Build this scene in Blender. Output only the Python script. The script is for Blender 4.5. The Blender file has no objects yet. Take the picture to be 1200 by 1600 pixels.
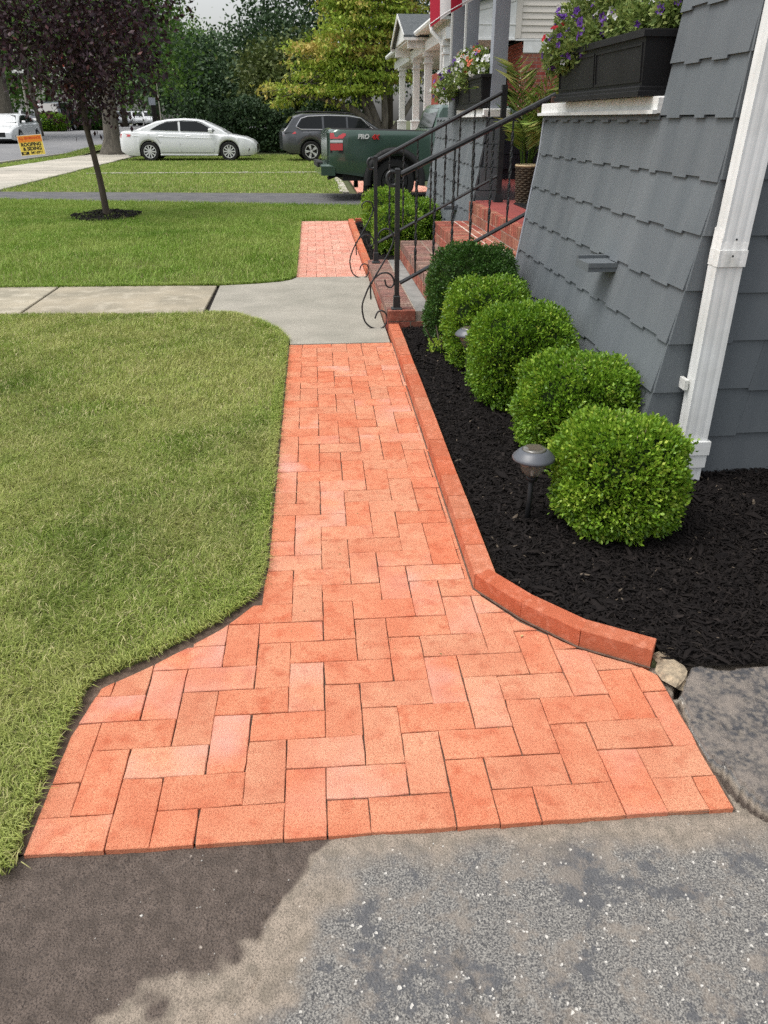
import bpy, math, random
import numpy as np
from mathutils import Vector, noise
C = bpy.context.scene.collection
S = bpy.context.scene
# ------------------------------------------------------------------ camera, sky, sun, exposure
cam = bpy.data.cameras.new('camera'); camo = bpy.data.objects.new('camera', cam); C.objects.link(camo)
camo.location = (0, 0, 1.389); camo.rotation_euler = (math.radians(90 - 27.021), 0, math.radians(-4.745))
cam.sensor_width = 36; cam.lens = 36 * 1202 / 1600; cam.clip_start = .05; cam.clip_end = 1000
S.camera = camo
SUN_EL, SUN_AZ = 66, -98          # azimuth measured from +Y towards +X: the light comes over the lawn side
W = bpy.data.worlds.new('World'); S.world = W; W.use_nodes = True
nt = W.node_tree; nt.nodes.clear()
sk = nt.nodes.new('ShaderNodeTexSky'); sk.sky_type = 'NISHITA'; sk.sun_disc = False
sk.sun_elevation = math.radians(SUN_EL); sk.sun_rotation = math.radians(SUN_AZ); sk.dust_density = 4; sk.air_density = 1.2
hs = nt.nodes.new('ShaderNodeHueSaturation'); hs.inputs['Saturation'].default_value = .22
bg = nt.nodes.new('ShaderNodeBackground'); bg.inputs['Strength'].default_value = .15
wo = nt.nodes.new('ShaderNodeOutputWorld')
nt.links.new(sk.outputs[0], hs.inputs['Color']); nt.links.new(hs.outputs[0], bg.inputs[0]); nt.links.new(bg.outputs[0], wo.inputs[0])
sl = bpy.data.lights.new('sun', 'SUN'); sl.energy = 1.25; sl.angle = math.radians(34); sl.color = (1, .96, .9)
so = bpy.data.objects.new('sun', sl); C.objects.link(so)
_a, _e = math.radians(SUN_AZ), math.radians(SUN_EL)
_d = Vector((math.sin(_a) * math.cos(_e), math.cos(_a) * math.cos(_e), math.sin(_e)))
so.rotation_euler = _d.to_track_quat('Z', 'Y').to_euler(); so.location = _d * 50
S.view_settings.view_transform = 'Standard'; S.view_settings.look = 'None'
S.view_settings.exposure = 0.62; S.view_settings.gamma = 1; S.view_settings.use_curve_mapping = False
S.render.engine = 'CYCLES'; S.cycles.max_bounces = 6; S.cycles.transparent_max_bounces = 8
S.cycles.use_denoising = False

# ------------------------------------------------------------------ helpers
rnd = random.Random(7)
R = math.radians
def sst(a, b, x): t = np.clip((x - a) / (b - a), 0, 1); return t * t * (3 - 2 * t)
def gz(Y):                                       # the ground: a slight fall to the driveway, flat, a rise beyond the street trees
    if Y < 5.31: return .021 * (Y - 5.31)
    return .72 * min(1, max(0, (Y - 36) / 22))
def gzn(Y): return np.where(Y < 5.31, .021 * (Y - 5.31), .72 * np.clip((Y - 36) / 22, 0, 1))

MATS = {}
def mat(key, c1, c2=None, c3=None, scale=8., detail=4., rough=.8, bump=0., bscale=60., metal=0., spec=.3, obj=0., stretch=(1, 1, 1), tint=None,
        trans=0., ramp=(.35, .65), coat=0., emit=None, alpha=None, fine=None, speck=None, hazec=None, bstretch=None, local=False):
    """procedural material: noise mix of colours, optional fine bump, variation per object, leaf tint attribute"""
    if key in MATS: return MATS[key]
    m = bpy.data.materials.new(key); m.use_nodes = True; t = m.node_tree; N = t.nodes; L = t.links
    p = N['Principled BSDF']; out = N['Material Output']
    p.inputs['Roughness'].default_value = rough; p.inputs['Metallic'].default_value = metal
    p.inputs['Specular IOR Level'].default_value = spec
    if coat: p.inputs['Coat Weight'].default_value = coat; p.inputs['Coat Roughness'].default_value = .08
    if local: ge = N.new('ShaderNodeTexCoord'); pos = ge.outputs['Object']
    else: ge = N.new('ShaderNodeNewGeometry'); pos = ge.outputs['Position']
    mp = N.new('ShaderNodeMapping'); mp.inputs['Scale'].default_value = stretch; L.new(pos, mp.inputs[0])
    def nz(sc, det, vec=None):
        n = N.new('ShaderNodeTexNoise'); n.inputs['Scale'].default_value = sc; n.inputs['Detail'].default_value = det
        L.new(vec or mp.outputs[0], n.inputs['Vector']); return n
    def mix(f, a, b, bt='MIX'):
        x = N.new('ShaderNodeMix'); x.data_type = 'RGBA'; x.blend_type = bt
        if isinstance(f, (int, float)): x.inputs[0].default_value = f
        else: L.new(f, x.inputs[0])
        for k, s in ((6, a), (7, b)):
            if isinstance(s, tuple): x.inputs[k].default_value = (*s[:3], 1)
            else: L.new(s, x.inputs[k])
        return x.outputs[2]
    def rng_(src, a, b, c=0., d=1.):
        r = N.new('ShaderNodeMapRange'); L.new(src, r.inputs[0])
        for i, v in enumerate((a, b, c, d)): r.inputs[i + 1].default_value = v
        return r.outputs[0]
    col = c1
    if tint:
        at = N.new('ShaderNodeAttribute'); at.attribute_name = 'tint'
        cr = N.new('ShaderNodeValToRGB'); L.new(at.outputs['Fac'], cr.inputs[0]); cr.color_ramp.elements.remove(cr.color_ramp.elements[1])
        for i, (ps, cc) in enumerate(tint):
            e = cr.color_ramp.elements[0] if i == 0 else cr.color_ramp.elements.new(ps)
            e.position = ps; e.color = (*cc, 1)
        col = cr.outputs[0]
        if c2:
            col = mix(rng_(nz(scale, detail).outputs[0], *ramp), col, c2 if len(c2) == 3 else c2[:3]) if len(c2) == 3 else \
                mix(rng_(nz(scale, detail).outputs[0], ramp[0], ramp[1], 0, c2[3]), col, c2[:3])
    elif c2:
        col = mix(rng_(nz(scale, detail).outputs[0], *ramp), c1, c2)
        if c3: col = mix(rng_(nz(scale * 3.1, 3).outputs[0], .5, .75), col, c3)
    if fine:                                     # (scale, colour, amount): grain of the surface itself
        col = mix(rng_(nz(fine[0], 2, pos).outputs[0], .47, .66, 0, fine[2]), col, fine[1])
    if speck:                                    # (scale, threshold, colour)
        v = N.new('ShaderNodeTexVoronoi'); v.inputs['Scale'].default_value = speck[0]; L.new(pos, v.inputs['Vector'])
        col = mix(rng_(v.outputs['Distance'], speck[1], speck[1] * .6), col, speck[2])
    if hazec:                                    # bloom on some pieces only: (colour, amount)
        oi = N.new('ShaderNodeObjectInfo')
        a = rng_(oi.outputs['Random'], .72, .98); b = rng_(nz(5, 5, pos).outputs[0], .4, .7)
        mm = N.new('ShaderNodeMath'); mm.operation = 'MULTIPLY'; L.new(a, mm.inputs[0]); L.new(b, mm.inputs[1])
        m2 = N.new('ShaderNodeMath'); m2.operation = 'MULTIPLY'; L.new(mm.outputs[0], m2.inputs[0]); m2.inputs[1].default_value = hazec[1]
        col = mix(m2.outputs[0], col, hazec[0])
    if obj:
        oi = N.new('ShaderNodeObjectInfo')
        wn = N.new('ShaderNodeTexWhiteNoise'); wn.noise_dimensions = '1D'; L.new(oi.outputs['Random'], wn.inputs['W'])
        h = N.new('ShaderNodeHueSaturation'); L.new(rng_(oi.outputs['Random'], 0, 1, 1 - obj, 1 + obj), h.inputs['Value'])
        L.new(rng_(wn.outputs['Value'], 0, 1, .5 - obj * .06, .5 + obj * .06), h.inputs['Hue'])
        L.new(rng_(wn.outputs['Value'], 0, 1, 1.06, 1 - obj * .6), h.inputs['Saturation'])
        if isinstance(col, tuple): h.inputs['Color'].default_value = (*col[:3], 1)
        else: L.new(col, h.inputs['Color'])
        col = h.outputs[0]
    if isinstance(col, tuple): p.inputs['Base Color'].default_value = (*col[:3], 1)
    else: L.new(col, p.inputs['Base Color'])
    if bump:
        vec = pos
        if bstretch: mb = N.new('ShaderNodeMapping'); mb.inputs['Scale'].default_value = bstretch; L.new(pos, mb.inputs[0]); vec = mb.outputs[0]
        b = N.new('ShaderNodeBump'); b.inputs['Strength'].default_value = min(1, bump); b.inputs['Distance'].default_value = .004
        L.new(nz(bscale, 5, vec).outputs[0], b.inputs['Height']); L.new(b.outputs[0], p.inputs['Normal'])
    if trans:
        tr = N.new('ShaderNodeBsdfTranslucent'); ms = N.new('ShaderNodeMixShader'); ms.inputs[0].default_value = trans
        if isinstance(col, tuple): tr.inputs[0].default_value = (*col[:3], 1)
        else: L.new(col, tr.inputs[0])
        L.new(p.outputs[0], ms.inputs[1]); L.new(tr.outputs[0], ms.inputs[2]); L.new(ms.outputs[0], out.inputs[0])
    if alpha is not None: p.inputs['Alpha'].default_value = alpha
    MATS[key] = m; return m

class MB:
    def __init__(s): s.v = []; s.f = []
    def add(s, vs, fs):
        n = len(s.v); s.v += [tuple(v) for v in vs]; s.f += [tuple(i + n for i in f) for f in fs]; return s
    def box(s, x0, x1, y0, y1, z0, z1, b=0):
        if b <= 0:
            return s.add([(x, y, z) for z in (z0, z1) for y in (y0, y1) for x in (x0, x1)],
                         [(0, 2, 3, 1), (4, 5, 7, 6), (0, 1, 5, 4), (2, 6, 7, 3), (0, 4, 6, 2), (1, 3, 7, 5)])
        pts = [(x0, y0), (x1, y0), (x1, y1), (x0, y1)]
        return s.prism(pts, z0, z1, b)
    def prism(s, pts, z0, z1, b=0, zf=None):     # pts counter-clockwise in XY; b = top chamfer; zf(x, y) adds height
        zf = zf or (lambda x, y: 0); n = len(pts); V = []; F = []
        cx = sum(p[0] for p in pts) / n; cy = sum(p[1] for p in pts) / n
        V += [(x, y, z0 + zf(x, y)) for x, y in pts]; V += [(x, y, z1 - b + zf(x, y)) for x, y in pts]
        if b:
            for x, y in pts:
                dx, dy = x - cx, y - cy; l = math.hypot(dx, dy) or 1; k = b * 1.3 / l; V.append((x - dx * k, y - dy * k, z1 + zf(x, y)))
        for r in range(2 if b else 1):
            for i in range(n): j = (i + 1) % n; F.append((r * n + i, r * n + j, (r + 1) * n + j, (r + 1) * n + i))
        t = (2 if b else 1) * n; F.append(tuple(range(t, t + n))); F.append(tuple(reversed(range(n))))
        return s.add(V, F)
    def tube(s, pts, r, n=8, cap=True, sq=False):
        pts = [Vector(p) for p in pts]; m = len(pts); rr = r if isinstance(r, (list, tuple)) else [r] * m; V = []; F = []
        ref = Vector((0, 0, 1))
        for i, p in enumerate(pts):
            d = (pts[min(i + 1, m - 1)] - pts[max(i - 1, 0)]).normalized()
            if abs(d.dot(ref)) > .95: ref = Vector((1, 0, 0)) if abs(d.x) < .9 else Vector((0, 1, 0))
            u = d.cross(ref).normalized(); w = d.cross(u).normalized(); ref = -(d.cross(u)) if False else ref
            for k in range(n):
                a = 2 * math.pi * (k + (.5 if sq else 0)) / n; V.append(p + (u * math.cos(a) + w * math.sin(a)) * rr[i])
        for i in range(m - 1):
            for k in range(n): l = (k + 1) % n; F.append((i * n + k, i * n + l, (i + 1) * n + l, (i + 1) * n + k))
        if cap: F.append(tuple(reversed(range(n)))); F.append(tuple(range((m - 1) * n, m * n)))
        return s.add(V, F)
    def lathe(s, prof, c=(0, 0, 0), n=24, axis='z'):
        V = []; F = []; m = len(prof)
        for r, h in prof:
            for k in range(n):
                a = 2 * math.pi * k / n; x, y = r * math.cos(a), r * math.sin(a)
                q = (x, y, h) if axis == 'z' else (x, h, y)
                V.append((c[0] + q[0], c[1] + q[1], c[2] + q[2]))
        for i in range(m - 1):
            for k in range(n): l = (k + 1) % n; F.append((i * n + k, i * n + l, (i + 1) * n + l, (i + 1) * n + k))
        return s.add(V, F)
    def build(s, name, m, parent=None, smooth=False, **tags):
        me = bpy.data.meshes.new(name); me.from_pydata(s.v, [], s.f); me.update()
        if m: me.materials.append(m)
        if smooth: me.shade_smooth() if hasattr(me, 'shade_smooth') else None
        return link(name, me, parent, **tags)
def link(name, me, parent=None, **tags):
    o = bpy.data.objects.new(name, me); C.objects.link(o)
    if parent: o.parent = parent
    for k, v in tags.items(): o[k] = v
    return o
def thing(name, label, category, loc=(0, 0, 0), rz=0, group=None):
    o = bpy.data.objects.new(name, None); C.objects.link(o); o.location = loc; o.rotation_euler = (0, 0, rz)
    o['label'] = label; o['category'] = category
    if group: o['group'] = group
    return o
def struct(name, mb, m, **k): return mb.build(name, m, kind='structure', **k)
def copy_tree(src, loc=None, rz=None, label=None, parent=None):
    c = src.copy(); C.objects.link(c)
    if parent: c.parent = parent
    if loc is not None: c.location = loc
    if rz is not None: c.rotation_euler = (0, 0, rz)
    if label: c['label'] = label
    for ch in list(src.children): copy_tree(ch, parent=c)
    return c
def np_mesh(name, V, F, m, parent=None, tint=None, smooth=False, **tags):
    me = bpy.data.meshes.new(name); V = np.asarray(V, np.float32); F = np.asarray(F, np.int32); k = F.shape[1]
    me.vertices.add(len(V)); me.vertices.foreach_set('co', V.ravel())
    me.loops.add(F.size); me.loops.foreach_set('vertex_index', F.ravel())
    me.polygons.add(len(F)); me.polygons.foreach_set('loop_start', np.arange(0, F.size, k, dtype=np.int32))
    me.polygons.foreach_set('loop_total', np.full(len(F), k, np.int32))
    me.update(calc_edges=True)
    if tint is not None:
        a = me.attributes.new('tint', 'FLOAT', 'POINT'); a.data.foreach_set('value', np.asarray(tint, np.float32))
    me.materials.append(m)
    if smooth: me.polygons.foreach_set('use_smooth', np.ones(len(F), bool))
    return link(name, me, parent, **tags)
def unit(a): return a / (np.linalg.norm(a, axis=1, keepdims=True) + 1e-9)
def leaves(P, Nrm, ln, wd, rg, spread=.8, droop=0., fold=.25):
    """a folded leaf at every point; returns verts, faces"""
    n = len(P); A = unit(Nrm + rg.normal(0, spread, (n, 3)) - np.array([0, 0, droop]))
    Sd = unit(np.cross(A, rg.normal(0, 1, (n, 3)))); U = np.cross(Sd, A)
    l = (ln * rg.uniform(.7, 1.25, (n, 1))); w = wd * rg.uniform(.75, 1.2, (n, 1))
    V = np.stack([P, P + A * l * .5 + Sd * w + U * w * fold, P + A * l, P + A * l * .5 - Sd * w + U * w * fold], 1).reshape(-1, 3)
    b = np.arange(n)[:, None] * 4
    F = np.concatenate([b + [0, 1, 2], b + [0, 2, 3]], 0)
    return V, F
def clip_poly(sub, rect):                        # Sutherland-Hodgman, rect = x0, x1, y0, y1
    x0, x1, y0, y1 = rect
    for ax, val, sg in ((0, x0, 1), (0, x1, -1), (1, y0, 1), (1, y1, -1)):
        out = []
        for i in range(len(sub)):
            a, b = sub[i - 1], sub[i]; ia = sg * (a[ax] - val) >= 0; ib = sg * (b[ax] - val) >= 0
            if ia != ib:
                t = (val - a[ax]) / (b[ax] - a[ax]); out.append((a[0] + t * (b[0] - a[0]), a[1] + t * (b[1] - a[1])))
            if ib: out.append(b)
        sub = out
        if not sub: return []
    return sub
def area(p): return .5 * sum(p[i - 1][0] * p[i][1] - p[i][0] * p[i - 1][1] for i in range(len(p)))
def inpoly(X, Y, poly):
    ins = np.zeros(X.shape, bool); n = len(poly)
    for i in range(n):
        xi, yi = poly[i]; xj, yj = poly[i - 1]
        if yi == yj: continue
        c = ((yi > Y) != (yj > Y)) & (X < (xj - xi) * (Y - yi) / (yj - yi) + xi); ins ^= c
    return ins
def scatter(poly, n, rg):
    p = np.array(poly); lo, hi = p.min(0), p.max(0); out = []; got = 0
    while got < n:
        q = rg.uniform(lo, hi, (n * 2, 2)); q = q[inpoly(q[:, 0], q[:, 1], poly)]; out.append(q); got += len(q)
    return np.concatenate(out)[:n]
def vnoise(X, Y, s, seed=0):                     # smooth value noise on arrays
    rg = np.random.default_rng(seed); T = rg.uniform(0, 1, (64, 64)); x, y = X * s, Y * s
    xi, yi = np.floor(x).astype(int), np.floor(y).astype(int); fx, fy = x - xi, y - yi
    fx = fx * fx * (3 - 2 * fx); fy = fy * fy * (3 - 2 * fy); g = lambda a, b: T[a % 64, b % 64]
    return (g(xi, yi) * (1 - fx) + g(xi + 1, yi) * fx) * (1 - fy) + (g(xi, yi + 1) * (1 - fx) + g(xi + 1, yi + 1) * fx) * fy
def fbm(X, Y, s, seed=0, o=4): return sum(vnoise(X, Y, s * 2 ** k, seed + k) / 2 ** k for k in range(o)) / (2 - 2 ** (1 - o))
def sheet(name, poly, m, dz=0., **k):
    """flat structure sheet that follows the ground; poly counter-clockwise"""
    mb = MB(); ys = [p[1] for p in poly]; cuts = [min(ys)] + [c for c in (5.31, 36, 58) if min(ys) < c < max(ys)] + [max(ys)]
    for a, b in zip(cuts, cuts[1:]):
        q = clip_poly(list(poly), (-1e4, 1e4, a, b))
        if len(q) > 2: mb.add([(x, y, gz(y) + dz) for x, y in q], [tuple(range(len(q)))])
    return struct(name, mb, m, **k)

# ------------------------------------------------------------------ materials
M_brick = mat('brick_red', (.60, .222, .128), (.67, .30, .18), (.52, .165, .092), scale=7, detail=8, rough=.92, bump=1, bscale=330, obj=.06,
              speck=(300, .30, (.34, .10, .06)), hazec=((.60, .36, .30), .8), spec=.12, fine=(230, (.40, .12, .065), .55))
M_brickp = mat('brick_pale', (.62, .30, .225), (.68, .38, .30), (.52, .20, .14), scale=6, detail=8, rough=.92, bump=1, bscale=330, obj=.09, spec=.12, fine=(200, (.40, .16, .10), .5))
M_curb = mat('brick_kerb', (.52, .17, .095), (.45, .14, .075), (.6, .24, .15), scale=12, rough=.92, bump=.9, bscale=330, obj=.07, spec=.12, fine=(310, (.32, .09, .05), .55))
M_oldbrick = mat('brick_old', (.33, .11, .07), (.22, .075, .05), (.42, .19, .13), scale=14, rough=.9, bump=.8, bscale=180, obj=.22, spec=.2)
M_washed = mat('brick_washed', (.25, .13, .10), (.17, .10, .085), (.33, .24, .19), scale=14, rough=.9, bump=.8, bscale=180, obj=.2, spec=.2)
M_mortar = mat('mortar', (.36, .30, .24), (.24, .21, .17), scale=20, rough=.95, bump=.6, bscale=200)
M_wmortar = mat('mortar_white', (.66, .58, .50), (.5, .42, .35), scale=20, rough=.95, bump=.6, bscale=200)
M_redpaint = mat('red_painted_floor', (.30, .07, .06), (.24, .06, .055), scale=6, rough=.6, bump=.3, bscale=80)
M_sand = mat('joint_sand', (.085, .06, .045), (.15, .105, .08), scale=40, rough=1, bump=.8, bscale=300)
M_conc = mat('concrete', (.345, .325, .275), (.245, .235, .195), (.30, .28, .235), scale=2.6, detail=10, rough=.9, bump=.5, bscale=160, ramp=(.40, .70), fine=(170, (.19, .18, .155), .6),
             speck=(260, .22, (.2, .19, .16)), stretch=(1, 1.2, 1))
M_conc2 = mat('concrete_pale', (.44, .41, .35), (.35, .33, .28), scale=1.5, detail=6, rough=.9, bump=.3, bscale=90, obj=.12)
M_conc3 = mat('concrete_tan', (.36, .315, .235), (.25, .225, .17), (.42, .38, .3), scale=2.4, detail=8, rough=.9, bump=.5, bscale=160, obj=.08)
M_asph2 = mat('asphalt_side', (.085, .085, .09), (.12, .118, .118), scale=3, detail=8, rough=.9, bump=.7, bscale=90)
M_street = mat('asphalt_street', (.17, .172, .18), (.21, .21, .215), scale=.6, detail=8, rough=.9, bump=.3, bscale=50)
M_mulch = mat('mulch_black', (.011, .0095, .009), rough=.85, spec=.16, tint=[(0, (.0045, .0035, .0035)), (.6, (.011, .0085, .0078)), (.93, (.024, .019, .017)), (1, (.10, .08, .06))])
M_soil = mat('soil_dark', (.010, .008, .007), (.02, .016, .013), scale=30, rough=1, bump=1, bscale=90)
M_lawnsoil = mat('lawn_thatch', (.10, .125, .035), (.16, .15, .06), (.07, .10, .025), scale=9, detail=6, rough=1, bump=1, bscale=120)
GT = [(0, (.12, .19, .025)), (.35, (.22, .31, .05)), (.7, (.36, .43, .10)), (.85, (.48, .48, .19)), (1, (.68, .60, .36))]
M_grass = mat('grass_near', (.1, .2, .03), (.42, .42, .15, .55), scale=2.0, detail=4, rough=.55, tint=GT, trans=.3, spec=.25)
M_grass2 = mat('grass_far', (.1, .2, .03), (.36, .42, .12, .55), scale=1.3, detail=3, rough=.6, tint=[(0, (.11, .21, .022)), (.5, (.20, .33, .045)), (.85, (.30, .42, .09)), (1, (.52, .48, .22))], trans=.3, spec=.25)
BX = [(0, (.05, .12, .01)), (.4, (.13, .26, .018)), (.75, (.25, .40, .035)), (1, (.46, .56, .09))]
M_box = mat('boxwood_leaf', (.1, .2, .03), rough=.4, tint=BX, trans=.28, spec=.4)
M_boxd = mat('boxwood_dark', (.1, .2, .03), rough=.42, tint=[(0, (.022, .06, .010)), (.6, (.055, .13, .022)), (1, (.12, .22, .045))], trans=.22, spec=.4)
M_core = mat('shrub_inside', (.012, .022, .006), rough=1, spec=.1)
M_wood = mat('bark', (.10, .08, .06), (.055, .045, .035), scale=14, rough=.95, bump=1, bscale=40, stretch=(1, 1, .25))
M_woodp = mat('bark_grey', (.18, .16, .13), (.10, .09, .075), scale=10, rough=.95, bump=1, bscale=40, stretch=(1, 1, .25))
M_shing = mat('shingle_grey', (.100, .114, .125), (.130, .144, .154), scale=2.6, detail=6, rough=.62, bump=.45, bscale=34, obj=.06, stretch=(2, 2, .35), bstretch=(6, 6, .25), spec=.35)
M_shback = mat('siding_shadow', (.07, .082, .092), rough=.8)
M_white = mat('white_paint', (.76, .77, .76), (.66, .665, .645), scale=7, rough=.45, spec=.4, bump=.12, bscale=30)
M_whitew = mat('white_weathered', (.72, .72, .70), (.52, .52, .48), scale=11, detail=8, rough=.6, bump=.4, bscale=70, ramp=(.5, .8))
M_black = mat('black_plastic', (.010, .010, .011), (.015, .015, .016), scale=5, rough=.5, spec=.22, bump=.15, bscale=60)
M_iron = mat('iron_painted', (.014, .016, .018), (.024, .027, .029), scale=12, rough=.42, spec=.5, bump=.2, bscale=70)
M_greyp = mat('grey_post_paint', (.30, .32, .36), (.26, .28, .32), scale=5, rough=.6, bump=.2, bscale=50)
M_dark = mat('dark_interior', (.012, .014, .018), rough=.8)
M_glass = mat('car_glass', (.010, .012, .013), rough=.05, spec=.28)
M_tyre = mat('tyre_rubber', (.018, .018, .018), rough=.85, bump=.3)
M_rim = mat('alloy_rim', (.66, .67, .68), rough=.35, metal=.25)
M_rimd = mat('alloy_dark', (.02, .02, .022), rough=.35, spec=.5)
M_chrome = mat('chrome', (.75, .75, .76), rough=.15, metal=1)
M_red = mat('tail_lamp_red', (.45, .01, .015), rough=.15, spec=.7, coat=.5)
M_lens = mat('lamp_lens', (.55, .57, .58), rough=.12, spec=.8, coat=.5)
M_trim = mat('car_black_trim', (.02, .02, .021), rough=.6)

# ------------------------------------------------------------------ ground, roads, walks
sheet('ground', [(-400, -200), (400, -200), (400, 600), (-400, 600)], mat('ground_earth', (.06, .08, .03), (.09, .09, .045), scale=.5, rough=1), -.06)
DW0 = [(-30, -30), (30, -30), (30, 1.0), (-30, 1.0)]
sheet('driveway', DW0, M_asph2, -.045)
# the near driveway: one displaced sheet with stains held as attributes
def near_driveway():
    xs = np.arange(-2.6, 3.4, .0085); ys = np.arange(.35, 2.0, .0085)
    X, Y = np.meshgrid(xs, ys, indexing='ij')
    patch = [(3.5, 1.74), (1.29, 1.735), (1.07, 1.74), (1.0, 1.665), (.966, 1.585), (.962, 1.5), (.957, 1.43), (.985, 1.34), (1.03, 1.24), (1.10, 1.16), (1.22, 1.05), (1.5, .93), (3.5, .5)]
    wx = (fbm(X, Y, 14, 3, 5) - .5) * .05; wy = (fbm(X, Y, 14, 9, 5) - .5) * .05
    inp = inpoly(X + wx, Y + wy, patch).astype(float)
    # smooth the break of the old slab over two cells
    q = inp.copy(); q[1:-1, 1:-1] = (inp[1:-1, 1:-1] * 2 + inp[2:, 1:-1] + inp[:-2, 1:-1] + inp[1:-1, 2:] + inp[1:-1, :-2]) / 6
    lim0 = .02 + (Y - 1.24) * .87
    def dil(m, k):
        for _ in range(k):
            d = m.copy(); d[1:] = np.maximum(d[1:], m[:-1]); d[:-1] = np.maximum(d[:-1], m[1:]); d[:, 1:] = np.maximum(d[:, 1:], m[:, :-1]); d[:, :-1] = np.maximum(d[:, :-1], m[:, 1:]); m = d
        return m
    crev = (dil(inp, 3) - inp) * (fbm(X, Y, 11, 88, 3) > .36)
    H = gzn(Y) - .014 + inp * .030 - crev * .045 + (fbm(X, Y, 9, 21) - .5) * .012 + (fbm(X, Y, 60, 31, 3) - .5) * (.004 - .0025 * (X < lim0)) * (1 + q * .6)
    cr = np.abs(fbm(X, Y, 2.6, 55, 5) - .5); H -= .010 * np.clip(1 - cr / .007, 0, 1) * (fbm(X, Y, 2, 91, 2) > .5)
    H = np.where((X > -.70) & (X < .935) & (Y > 1.26), H - .03, H)          # under the pavers
    H = np.where((X < -.72) & (Y > 1.26), H - .02, H)                       # under the lawn
    H = np.where(Y > 1.79, H - .05, H)
    lim = .0 + (Y - 1.24) * 1.08 + (fbm(X, Y, 4.2, 5, 4) - .5) * .40 + (fbm(X, Y, 28, 66, 2) - .5) * .09
    wet = 1 - sst(-.025, .03, X - lim)
    tan = (1 - sst(.16, .30, X - lim + (fbm(X, Y, 5, 77) - .5) * .3)) * (1 - wet) * sst(1.30, 1.10, Y)
    rim = sst(1.145, 1.225, Y + (fbm(X, Y, 9, 8) - .5) * .1) * (1 - q) * (1 - wet)
    tan = np.maximum(tan, rim * .95); tan = np.maximum(tan, (1 - q) * sst(.93, .95, X) * sst(1.1, 1.25, Y))
    tint = np.where(inp > .5, -.5, wet * 1.0 + tan * (1 - wet) * .5); tint = np.where(crev > .5, 1.8, tint)
    n1, n2 = X.shape; V = np.stack([X, Y, H], 2).reshape(-1, 3); i = np.arange(n1 - 1)[:, None] * n2 + np.arange(n2 - 1)[None]; i = i.ravel()
    F = np.stack([i, i + n2, i + n2 + 1, i + 1], 1)
    m = bpy.data.materials.new('asphalt_worn'); m.use_nodes = True; t = m.node_tree; N = t.nodes; L = t.links; p = N['Principled BSDF']
    at = N.new('ShaderNodeAttribute'); at.attribute_name = 'tint'; ge = N.new('ShaderNodeNewGeometry')
    def mx(f, a, b):
        x = N.new('ShaderNodeMix'); x.data_type = 'RGBA'; L.new(f, x.inputs[0])
        for k, s_ in ((6, a), (7, b)):
            if isinstance(s_, tuple): x.inputs[k].default_value = (*s_, 1)
            else: L.new(s_, x.inputs[k])
        return x.outputs[2]
    def mr(s_, a, b, c=0, d=1):
        r = N.new('ShaderNodeMapRange'); L.new(s_, r.inputs[0])
        for k, v in enumerate((a, b, c, d)): r.inputs[k + 1].default_value = v
        return r.outputs[0]
    def no(sc, d=5, ds=0., ro=.5):
        n = N.new('ShaderNodeTexNoise'); n.inputs['Scale'].default_value = sc; n.inputs['Detail'].default_value = d; n.inputs['Distortion'].default_value = ds; n.inputs['Roughness'].default_value = ro
        L.new(ge.outputs['Position'], n.inputs['Vector']); return n.outputs[0]
    vo = N.new('ShaderNodeTexVoronoi'); vo.inputs['Scale'].default_value = 190; L.new(ge.outputs['Position'], vo.inputs['Vector'])
    agg = mx(mr(no(270, 4), .40, .62), (.075, .074, .075), (.27, .258, .235))                # aggregate showing
    seal = mx(mr(no(7, 15, 0, .72), .53, .57, 0, .85), agg, (.088, .090, .096))                        # remains of sealer
    dust = mx(mr(no(11, 15, 0, .75), .50, .60, 0, .7), seal, (.22, .19, .16))
    chip = mx(mr(vo.outputs['Color'], .90, .92), dust, (.50, .48, .44))
    wetc = mx(mr(no(30, 12), .35, .7), (.075, .058, .047), (.125, .097, .08)); wetc = mx(mr(no(280, 3), .5, .62), wetc, (.045, .035, .03)); wetc = mx(mr(vo.outputs['Color'], .955, .96), wetc, (.30, .26, .22))
    tanc = mx(mr(no(30, 6), .4, .65), (.30, .25, .20), (.20, .17, .135)); tanc = mx(mr(no(260, 3), .5, .62, 0, .7), tanc, (.13, .11, .09)); tanc = mx(mr(vo.outputs['Color'], .95, .96), tanc, (.5, .45, .38))
    old = mx(mr(no(60, 8), .4, .6), (.060, .060, .064), (.17, .15, .13)); old = mx(mr(no(9, 12, 0, .7), .46, .60, 0, .8), old, (.21, .18, .155))
    c = mx(mr(at.outputs['Fac'], 0, .5), chip, tanc); c = mx(mr(at.outputs['Fac'], -.05, -.2), c, old); c = mx(mr(at.outputs['Fac'], 1.1, 1.5), c, (.022, .018, .015)); c = mx(mr(at.outputs['Fac'], .5, 1), c, wetc)
    L.new(c, p.inputs['Base Color']); L.new(mr(at.outputs['Fac'], .5, 1, .92, .68), p.inputs['Roughness']); p.inputs['Specular IOR Level'].default_value = .25
    ad = N.new('ShaderNodeMath'); ad.operation = 'ADD'; L.new(no(260, 4), ad.inputs[0]); L.new(vo.outputs['Distance'], ad.inputs[1])
    b = N.new('ShaderNodeBump'); b.inputs['Strength'].default_value = 1; b.inputs['Distance'].default_value = .0022; L.new(ad.outputs[0], b.inputs['Height']); L.new(b.outputs[0], p.inputs['Normal'])
    np_mesh('worn_asphalt', V, F, m, tint=tint.ravel(), kind='structure', smooth=True)
    # loose pale grit
    rg = np.random.default_rng(4); n = 1000
    P = np.stack([rg.uniform(-1.5, 1.8, n), rg.uniform(.7, 1.24, n)], 1)
    P = P[(P[:, 0] > .1) | (rg.uniform(0, 1, len(P)) < .45)]
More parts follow.
